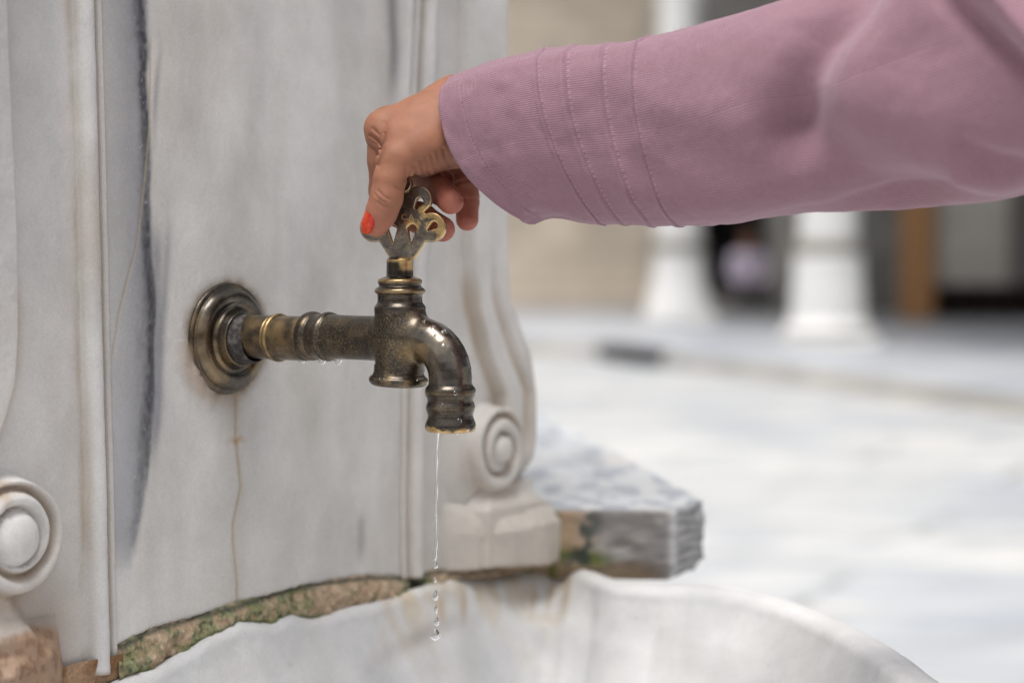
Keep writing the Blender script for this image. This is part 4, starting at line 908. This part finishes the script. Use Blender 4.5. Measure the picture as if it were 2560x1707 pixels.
sleeve = mesh('sleeve', ALL.reshape(-1, 3), grid_faces(*ALL.shape[:2]), M['fabric'], arm, cols=cA, uvs=UV)

def f_robe(p):  # unseen body of the arm's owner, added to shade sleeve and reflect in brass
    q_ = p - np.array([0.66, 0.77, 0.0]); g = lambda x, y, z: np.array([x, y, z])
    d = cap(q_, g(0, 0, .06), g(0, 0, .95), .27, .15); d = smin(d, cap(q_, g(0, -.02, .95), g(0, 0, 1.22), .15, .14), .10)
    d = smin(d, cap(q_, g(0, -.14, 1.30), g(0, .14, 1.30), .075, .075), .10)
    d = smin(d, cap(q_, g(0, .15, 1.29), g(-.17, .19, 1.20), .080, .088), .06)
    d = smin(d, cap(q_, g(0, -.16, 1.29), g(.03, -.23, 1.02), .07, .055), .05); d = smin(d, cap(q_, g(.03, -.23, 1.02), g(-.10, -.21, .82), .055, .045), .04)
    d = d + 0.012 * np.sin(np.arctan2(q_[..., 1], q_[..., 0]) * 9) * sst(0.9, 0.3, q_[..., 2])
    return np.maximum(d, 0.01 - p[..., 2])
Vr, Fr = nets(f_robe, (.30, .38, -.02), (1.02, 1.12, 1.42), .016)
mesh('robe', Vr, Fr, m_simple('mauve_cloth', (0.315, 0.185, 0.235), 0.9, 20, 0.05), arm)
def f_scarf(p):
    q_ = p - np.array([0.62, 0.77, 1.53]); g = lambda x, y, z: np.array([x, y, z])
    d = cap(q_, g(.01, 0, -.02), g(.02, 0, .04), .098, .108); d = smin(d, cap(q_, g(.02, 0, -.10), g(.03, 0, -.22), .085, .15), .06)
    return np.maximum(d, -cap(q_, g(-.12, 0, -.035), g(-.12, 0, .03), .075, .078))
Vs, Fs_ = nets(f_scarf, (.40, .55, 1.15), (.86, .99, 1.72), .009); mesh('headscarf', Vs, Fs_, m_simple('pale_scarf', (0.55, 0.47, 0.48), 0.9, 20, 0.05), arm)
def f_face(p):
    q_ = p - np.array([0.62, 0.77, 1.53]); g = lambda x, y, z: np.array([x, y, z])
    d = cap(q_, g(-.012, 0, -.045), g(0, 0, .03), .070, .086); d = smin(d, cap(q_, g(-.078, 0, .012), g(-.098, 0, -.018), .007, .012), .012)
    d = smin(d, cap(q_, g(-.076, -.02, -.050), g(-.076, .02, -.050), .007, .007), .008); d = smin(d, cap(q_, g(-.055, 0, -.09), g(-.05, 0, -.085), .026, .03), .03)
    for s_ in (-1, 1): d = np.maximum(d, -(np.linalg.norm(q_ - g(-.098, .032 * s_, .012), axis=-1) - .020)); d = smin(d, np.linalg.norm(q_ - g(-.073, .032 * s_, .012), axis=-1) - .012, .004)
    return d
Vs, Fs_ = nets(f_face, (.50, .66, 1.38), (.74, .88, 1.66), .005); cf = np.ones((len(Vs), 3)) * np.array([0.36, 0.165, 0.10]); qf = Vs - np.array([0.62, 0.77, 1.53])
for s_ in (-1, 1):
    ev = qf - np.array([-.083, .032 * s_, .012]); cf = mixc(cf, (0.03, 0.02, 0.015), (np.linalg.norm(ev, axis=1) < .006) * 1.0); cf = mixc(cf, (0.04, 0.025, 0.02), (np.abs(ev[:, 2] - .022) < .004) * (np.abs(ev[:, 1]) < .018) * 1.0)
cf = mixc(cf, (0.42, 0.12, 0.10), (np.abs(qf[:, 2] + .050) < .008) * (np.abs(qf[:, 1]) < .024) * 1.0)
mesh('face', Vs, Fs_, M['skin'], arm, cols=cf)
# a few loose fibres along the seams on top of the sleeve
lint = MB(); rnd = random.Random(9)
for sx, nn_ in ((1370, 9), (1505, 12), (1622, 12), (1250, 4), (1570, 5), (1700, 4)):
    j = int(np.argmin(np.abs(PX[:, 105] - sx))); base = G2[j, 105 + rnd.randint(-4, 4)]
    for _ in range(nn_):
        k0 = min(max(j + rnd.randint(-4, 4), 0), len(G2) - 1); t0 = 105 + rnd.randint(-14, 18); p0 = G2[k0, t0]; pts = [p0]; d_ = np.array([rnd.uniform(-1, 1), rnd.uniform(-.4, .4), 1.0])
        for q_ in range(6): d_ = d_ * 0.7 + np.array([rnd.uniform(-1, 1), rnd.uniform(-1, 1), rnd.uniform(-.6, .9)]); pts.append(pts[-1] + d_ / np.linalg.norm(d_) * 0.0005)
        V, fcs = tube(pts, 0.00007, 4); lint.add(V, fcs)
lo_ = lint.build('lint', m_simple('lint_fibre', (0.62, 0.50, 0.52), 0.9), sleeve); lo_['kind'] = 'stuff'

# ================================================================== WATER
def drop_mesh(name, c_, prof, label, group=None, mat=None):
    V, fcs = [], []; n = 20; pr = catmull(prof, 5)
    for z, r_ in pr:
        for a in np.linspace(0, 2*np.pi, n, endpoint=False): V.append((c_[0] + r_ * math.cos(a), c_[1] + r_ * math.sin(a), c_[2] + z))
    fcs = [list(f) for f in grid_faces(len(pr), n, cv=True)] + [list(range(n))[::-1], list(range((len(pr)-1) * n, len(pr) * n))]
    o = mesh(name, V, fcs, M['water']); tag(o, label, 'water drop', group); return o
nozY = TP(LS)[1]
s_top = W(1092, 1072, nozY - 0.004); s_bot = W(1088, 1402, nozY - 0.004)
n = 150; pts = []; rads = []
for k_ in range(n):
    t = k_ / (n - 1); z = s_top[2] + 0.002 + (s_bot[2] - s_top[2] - 0.002) * t
    pts.append((s_top[0] + (s_bot[0] - s_top[0]) * t + 0.00045 * math.sin(t * 17) * t, s_top[1], z)); rads.append(0.0013 - 0.0005 * sst(0, .3, np.array(t)) + 0.00025 * math.sin(t * 30) + 0.0006 * math.exp(-((t - 0.97) / 0.03)**2) + 0.0014 * math.exp(-((t + 0.0) / 0.03)**2))
rads[-1] = 0.0003
V, fcs = tube(pts, rads, 20); st_ = mesh('water_stream', V, fcs, M['water']); tag(st_, 'thin clear thread of water running from the tap nozzle', 'water')
gD = 'falling drops below the stream'
for (px, py, hh_, ww_, lab) in [(1089, 1412, 9, 6, 'small clear drop just breaking off the end of the water thread'), (1088, 1448, 8, 4, 'faint falling drop in front of the brown mortar joint'), (1089, 1487, 14, 7, 'upper oval drop falling just below the mortar joint'), (1090, 1520, 15, 4, 'long thin drop in the middle of the falling row'),
                            (1092, 1552, 12, 7, 'round drop directly above the lowest and biggest one'), (1088, 1585, 16, 13, 'lowest and biggest falling drop of water')]:
    c_ = W(px, py, nozY - 0.004); a = hh_ * K * 0.98; b2 = ww_ * K * 0.98
    drop_mesh('water_drop', c_, [(-a, b2 * .05), (-a * .92, b2 * .45), (-a * .6, b2 * .9), (-a * .15, b2), (a * .3, b2 * .8), (a * .75, b2 * .4), (a, b2 * .05)], lab, gD)
for (px, py, w_, h_, Y, lab) in [(957, 952, 11, 9, TP(LB)[1] - 0.012, 'hanging drop under the left side of the tap body flange'), (1030, 957, 18, 10, TP(LB)[1] - 0.010, 'wide hanging drop under the right side of the tap body flange'), (1142, 1078, 7, 8, nozY - 0.012, 'dark hanging drop under the middle of the nozzle lip'), (1168, 1075, 4, 4, nozY - 0.011, 'tiny hanging drop near the right end of the nozzle lip'),
                             (755, 903, 12, 7, TP(.044)[1] - .008, 'hanging drop under the gold ring of the pipe'), (805, 906, 12, 7, TP(.074)[1] - .008, 'hanging drop under the left of the paired pipe rings'), (845, 906, 12, 7, TP(.086)[1] - .008, 'hanging drop under the right of the paired pipe rings')]:
    c_ = W(px, py, Y); a = h_ * K; b2 = w_ * K * 0.9
    drop_mesh('water_drop', c_, [(-a, b2 * .03), (-a * .93, b2 * .35), (-a * .6, b2 * .62), (-a * .1, b2 * .82), (a * .5, b2), (a * .9, b2)], lab, 'drops hanging from the tap')
# beads lying on the wet brass, dropped on to the real surface
from mathutils.bvhtree import BVHTree
def bvh_of(o):
    me = o.data; Mw = world_of(o); return BVHTree.FromPolygons([Mw @ v.co for v in me.vertices], [tuple(p.vertices) for p in me.polygons])
beads = [(1083, 818, 6, 'bead of water on top of the spout bend, farthest left'), (1111, 829, 7, 'larger bead of water on top of the spout bend'), (1088, 838, 4, 'small round bead below the top of the spout bend'), (1109, 866, 7, 'biggest bead of water on the front of the spout bend'),
         (1131, 886, 3, 'tiny bead right of the biggest one on the spout bend'), (1149, 1051, 6, 'curled bead of water on the lowest nozzle ring'), (1105, 1013, 5, 'bright bead of water on the middle nozzle ring'), (1138, 983, 5, 'bead of water on the top nozzle ring'), (1025, 630, 4, 'tiny bead of water low on the flower key plate'), (1060, 803, 5, 'bead of water where the spout leaves the tap body')]
tg = [(body, bvh_of(body))] + [(o, bvh_of(o)) for o in COL.objects if o.name.split('.')[0] in ('nozzle', 'handle')]
for (px, py, r_, lab) in beads:
    rd = Vector(ray(px, py)).normalized(); best = None
    for o, bv in tg:
        hit = bv.ray_cast(Vector((0, 0, HC)), rd)
        if hit[0] is not None and (best is None or hit[3] < best[3]): best = hit
    if best is None: continue
    p_, n_ = np.array(best[0]), np.array(best[1]); n_ /= np.linalg.norm(n_)
    if n_ @ np.array(rd) > 0: n_ = -n_
    u_, v_, _ = frame(n_); rr4 = r_ * K; V = []; nn = 16
    pr = [(math.sin(a), math.cos(a)) for a in np.linspace(-0.25, math.pi / 2 - 0.03, 8)]
    for zz_, r5 in pr:
        for a in np.linspace(0, 2 * np.pi, nn, endpoint=False): V.append(p_ + n_ * zz_ * rr4 * 0.55 + (u_ * math.cos(a) * (1 + 0.1 * math.sin(3 * a + px)) + v_ * math.sin(a) * 1.15) * r5 * rr4)
    fcs = [list(f) for f in grid_faces(len(pr), nn, cv=True)] + [list(range(nn))[::-1], list(range((len(pr)-1) * nn, len(pr) * nn))]
    tag(mesh('water_bead', V, fcs, M['water']), lab, 'water bead', 'beads of water on the brass')

# ================================================================== COURTYARD AND PORTICO
def struct(o): tag(o, kind='structure'); return o
mb = MB(); mb.add([(-60, -60, 0), (60, -60, 0), (60, 60, 0), (-60, 60, 0)], [(0, 1, 2, 3)]); struct(mb.build('ground', M['paving']))
ed = [(-8.0, 18.2), (0.0, 17.6), (0.77, 17.2), (1.32, 15.7), (2.93, 11.4), (5.5, 4.5), (8.5, -3.5)]
mb = MB(); mb.prism(ed + [(20, -3.5), (20, 26), (-8, 26)], 0.004, 0.12); struct(mb.build('platform', M['plat'], bevel=0.01))
kb = MB()
for (xa, ya), (xb, yb) in zip(ed[:-1], ed[1:]):
    L_ = math.hypot(xb - xa, yb - ya); nx, ny = (yb - ya) / L_, -(xb - xa) / L_
    if nx > 0 and ny > 0: nx, ny = -nx, -ny
    if ny > 0: nx, ny = -nx, -ny
    m_ = max(1, int(L_ / 1.3))
    for q_ in range(m_):
        a0, a1 = q_ / m_ + .004 / L_, (q_ + 1) / m_ - .004 / L_
        A_, B_ = (xa + (xb - xa) * a0, ya + (yb - ya) * a0), (xa + (xb - xa) * a1, ya + (yb - ya) * a1)
        kb.prism([A_, B_, (B_[0] + nx * .05, B_[1] + ny * .05), (A_[0] + nx * .05, A_[1] + ny * .05)][::-1], 0.003, 0.104 + 0.008 * (q_ % 2))
struct(kb.build('kerb', m_simple('kerb_stone', (0.60, 0.57, 0.52), 0.7, 1.2, 0.22), bevel=.004))
mb = MB(); mb.box((-.50, -.16, 0), (.50, .06, .1215)); dr_ = mb.build('dark_slot', M['dark']);  # near-black box set into the platform riser
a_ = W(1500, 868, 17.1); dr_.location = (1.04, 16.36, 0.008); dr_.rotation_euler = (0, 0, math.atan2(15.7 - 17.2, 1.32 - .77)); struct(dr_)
# back wall of the portico, with doorway
WY = 24.0
def X(px, Y=WY): return (px - 1280) / F * Y
fw = empty('portico_wall', (2.0, WY, 0.12), 'blurred portico wall of tan and grey stone with a dark doorway behind the columns', 'wall')
mb = MB(); mb.box((-8, WY, .12), (X(1650), WY + .6, 6.95)); mb.build('tan_wall', M['tan'], fw)
mb = MB(); mb.box((X(1650), WY + .05, .12), (X(1752), WY + .6, 6.95)); mb.box((X(1922), WY, .12), (14, WY + .6, 6.95)); mb.box((X(1752), WY + .02, 3.35), (X(1922), WY + .6, 6.95)); mb.box((X(1752), WY - .35, .12), (X(1922), WY + .58, .34)); mb.build('grey_wall', M['grey'], fw)
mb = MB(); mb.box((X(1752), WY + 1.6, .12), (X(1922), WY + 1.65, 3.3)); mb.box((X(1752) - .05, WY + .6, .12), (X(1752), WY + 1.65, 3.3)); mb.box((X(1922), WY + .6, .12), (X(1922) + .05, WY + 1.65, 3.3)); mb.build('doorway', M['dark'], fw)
mb = MB(); mb.box((X(1752), WY + .45, 2.55), (X(1922), WY + .5, 3.3)); mb.build('door_glazing', m_simple('pale_glazing', (0.30, 0.36, 0.40), 0.3, 2, 0.2), fw)
mb = MB(); mb.box((-8, WY - .16, .12), (X(1600), WY - .005, .30)); mb.build('plinth', m_simple('wall_plinth', (0.50, 0.45, 0.40), 0.8, 3, 0.1), fw, bevel=.01)
mb = MB(); mb.box((X(1925), WY - .12, .12), (X(1985), WY - .003, 4.8)); mb.build('door_jamb', m_simple('pale_jamb', (0.42, 0.40, 0.36), 0.7, 3, 0.1), fw, bevel=.01)
# unseen portico roof: dims the passage; edge shaped to let sun on the wall
mb = MB(); mb.prism([(-8, 23.1), (1.30, 23.1), (1.42, 20.6), (2.3, 16.6), (5.2, 9.5), (9.0, -2.0), (20, -2), (20, 25), (-8, 25)], 6.5, 6.9)
ro = mb.build('portico_roof', M['grey']); tag(ro, 'flat roof slab over the portico, above the top edge of the photo', 'roof')
def column(px, Y, label):
    x = X(px, Y); t = empty('marble_column', (x, Y, .12), label, 'column', 'white marble portico columns')
    lathe('shaft', (x, Y, 0), (0, 0, 1), [(.93, .245), (1.2, .244), (3, .225), (6.1, .21)], M['column'], t, n=64)
    lathe('column_base', (x, Y, 0), (0, 0, 1), [(.24, .37), (.27, .365), (.31, .335), (.36, .315), (.50, .30), (.56, .305), (.60, .295), (.70, .288), (.80, .290), (.84, .285), (.87, .275), (.935, .262)] if Y < 18 else [(.20, .38), (.25, .37), (.33, .345), (.45, .315), (.58, .29), (.72, .272), (.88, .262), (.935, .26)], M['column'], t, n=64)
    lathe('collar', (x, Y, 0), (0, 0, 1), [(.88, .268), (.89, .284), (.93, .292), (.98, .284), (1.0, .25)], m_simple('bronze_collar', (0.30, 0.275, 0.235), 0.5, 6, 0.1), t, n=64)
    mb = MB(); mb.box((x - .37, Y - .37, .1245), (x + .37, Y + .37, .21)); mb.build('plinth', M['column'], t, bevel=.012)
    lathe('capital', (x, Y, 0), (0, 0, 1), [(6.0, .22), (6.1, .25), (6.2, .26), (6.4, .36), (6.495, .40)], M['column'], t, n=64)
column(1697, 21.0, 'white marble column with tapering flared base, left of the dark doorway'); column(2070, 16.6, 'nearer and thicker white marble column on a stepped drum base, right of the doorway')
mb = MB(); mb.box((X(2262, 22), 22.0, .124), (X(2335, 22), 22.35, 6.49)); o = mb.build('wooden_post', M['wood'], bevel=.01); tag(o, 'orange-brown wooden post standing right of the thick column', 'post')
bd_ = empty('notice_board', (X(2435, 23), 23.3, .9), 'pale beige board on the portico wall above the dark rack', 'board')
mb = MB(); mb.box((X(2350, 23.4), 23.4, W(2400, 722, 23.4)[2]), (X(2520, 23.4), 23.5, 2.6)); mb.build('board_face', M['board'], bd_, bevel=.01)
mb = MB(); a, b2 = X(2346, 23.4), X(2524, 23.4); z_ = W(2400, 726, 23.4)[2]; mb.box((a - .02, 23.37, z_ - .02), (a + .03, 23.52, 2.62)); mb.box((b2 - .03, 23.37, z_ - .02), (b2 + .02, 23.52, 2.62)); mb.build('board_frame', m_simple('board_frame', (0.40, 0.36, 0.31), 0.7), bd_)
rk = empty('shoe_rack', (X(2430, 22.5), 22.6, .12), 'low dark red-brown rack of square compartments under the pale board', 'rack')
x0, x1 = X(2285, 22.5), X(2640, 22.5); mb = MB(); mb.box((x0, 22.9, .125), (x1, 22.93, .47))
ncell = 8
for k_ in range(ncell + 1): xx = x0 + (x1 - x0) * k_ / ncell; mb.box((xx - .014, 22.5, .125), (xx + .014, 22.898, .47))
for z_ in (.125, .29, .472): mb.box((x0 - .02, 22.495, z_), (x1 + .02, 22.899, z_ + .022))
mb.build('frame', M['rack'], rk)
# seated person in the doorway
pc = np.array([X(1868), WY - .12, 0.0])
def f_person(p):
    q_ = p - pc; g = lambda x, y, z: np.array([x, y, z])
    d = cap(q_, g(0, .05, .50), g(0, .03, .78), .15, .13); d = smin(d, cap(q_, g(-.13, .02, .80), g(.13, .02, .80), .07, .07), .08)
    for s_ in (-1, 1):
        d = smin(d, cap(q_, g(.09 * s_, .02, .45), g(.14 * s_, -.36, .50), .09, .07), .06); d = smin(d, cap(q_, g(.14 * s_, -.36, .50), g(.13 * s_, -.36, .20), .065, .045), .03)
        d = smin(d, cap(q_, g(.13 * s_, -.36, .19), g(.13 * s_, -.50, .17), .04, .035), .02)
        d = smin(d, cap(q_, g(.19 * s_, .02, .80), g(.22 * s_, -.06, .58), .05, .04), .03); d = smin(d, cap(q_, g(.22 * s_, -.06, .58), g(.07 * s_, -.22, .56), .04, .032), .03)
    d = smin(d, cap(q_, g(0, .02, .84), g(0, .0, .96), .05, .05), .03); d = smin(d, cap(q_, g(0, .01, 1.00), g(0, -.01, 1.09), .075, .085), .02)
    d = smin(d, cap(q_, g(0, -.08, 1.03), g(0, -.10, 1.01), .012, .014), .012)
    return d
Vp, Fp = nets(f_person, pc + [-.34, -.6, .1], pc + [.34, .3, 1.22], .014)
qz = Vp - pc; cP = np.ones((len(Vp), 3)) * np.array([0.62, 0.55, 0.66]); cP = mixc(cP, (0.28, 0.14, 0.085), (qz[:, 2] > .87) * 1.0); cP = mixc(cP, (0.03, 0.02, 0.018), ((qz[:, 2] > 1.08) | ((qz[:, 1] > .02) & (qz[:, 2] > .95))) * 1.0); cP = mixc(cP, (0.08, 0.07, 0.08), (qz[:, 2] < .50) * 1.0)
cP = mixc(cP, (0.28, 0.14, 0.085), (np.hypot(qz[:, 0], qz[:, 1] + .24) < .09) * (qz[:, 2] > .5) * 1.0)
pm = NB('clothed_figure'); cc_, _ = pm.attr(); pm.set(Base_Color=cc_, Roughness=0.8)
tag(mesh('person', Vp, Fp, pm.m, cols=cP), 'blurred person in a white-lilac top sitting in the dark doorway between the columns', 'person')
# the other sides of the courtyard, behind and left of the camera
mb = MB(); mb.box((-22, -20, 0.003), (20, -19.2, 6)); o = mb.build('courtyard_wall', M['grey']); tag(o, 'stone courtyard wall behind the photographer', 'wall')
mb = MB(); mb.box((-22, -19.1, 0.003), (-21.2, 40, 6)); o = mb.build('courtyard_wall', M['tan']); tag(o, 'stone courtyard wall on the far left side of the fountain', 'wall')
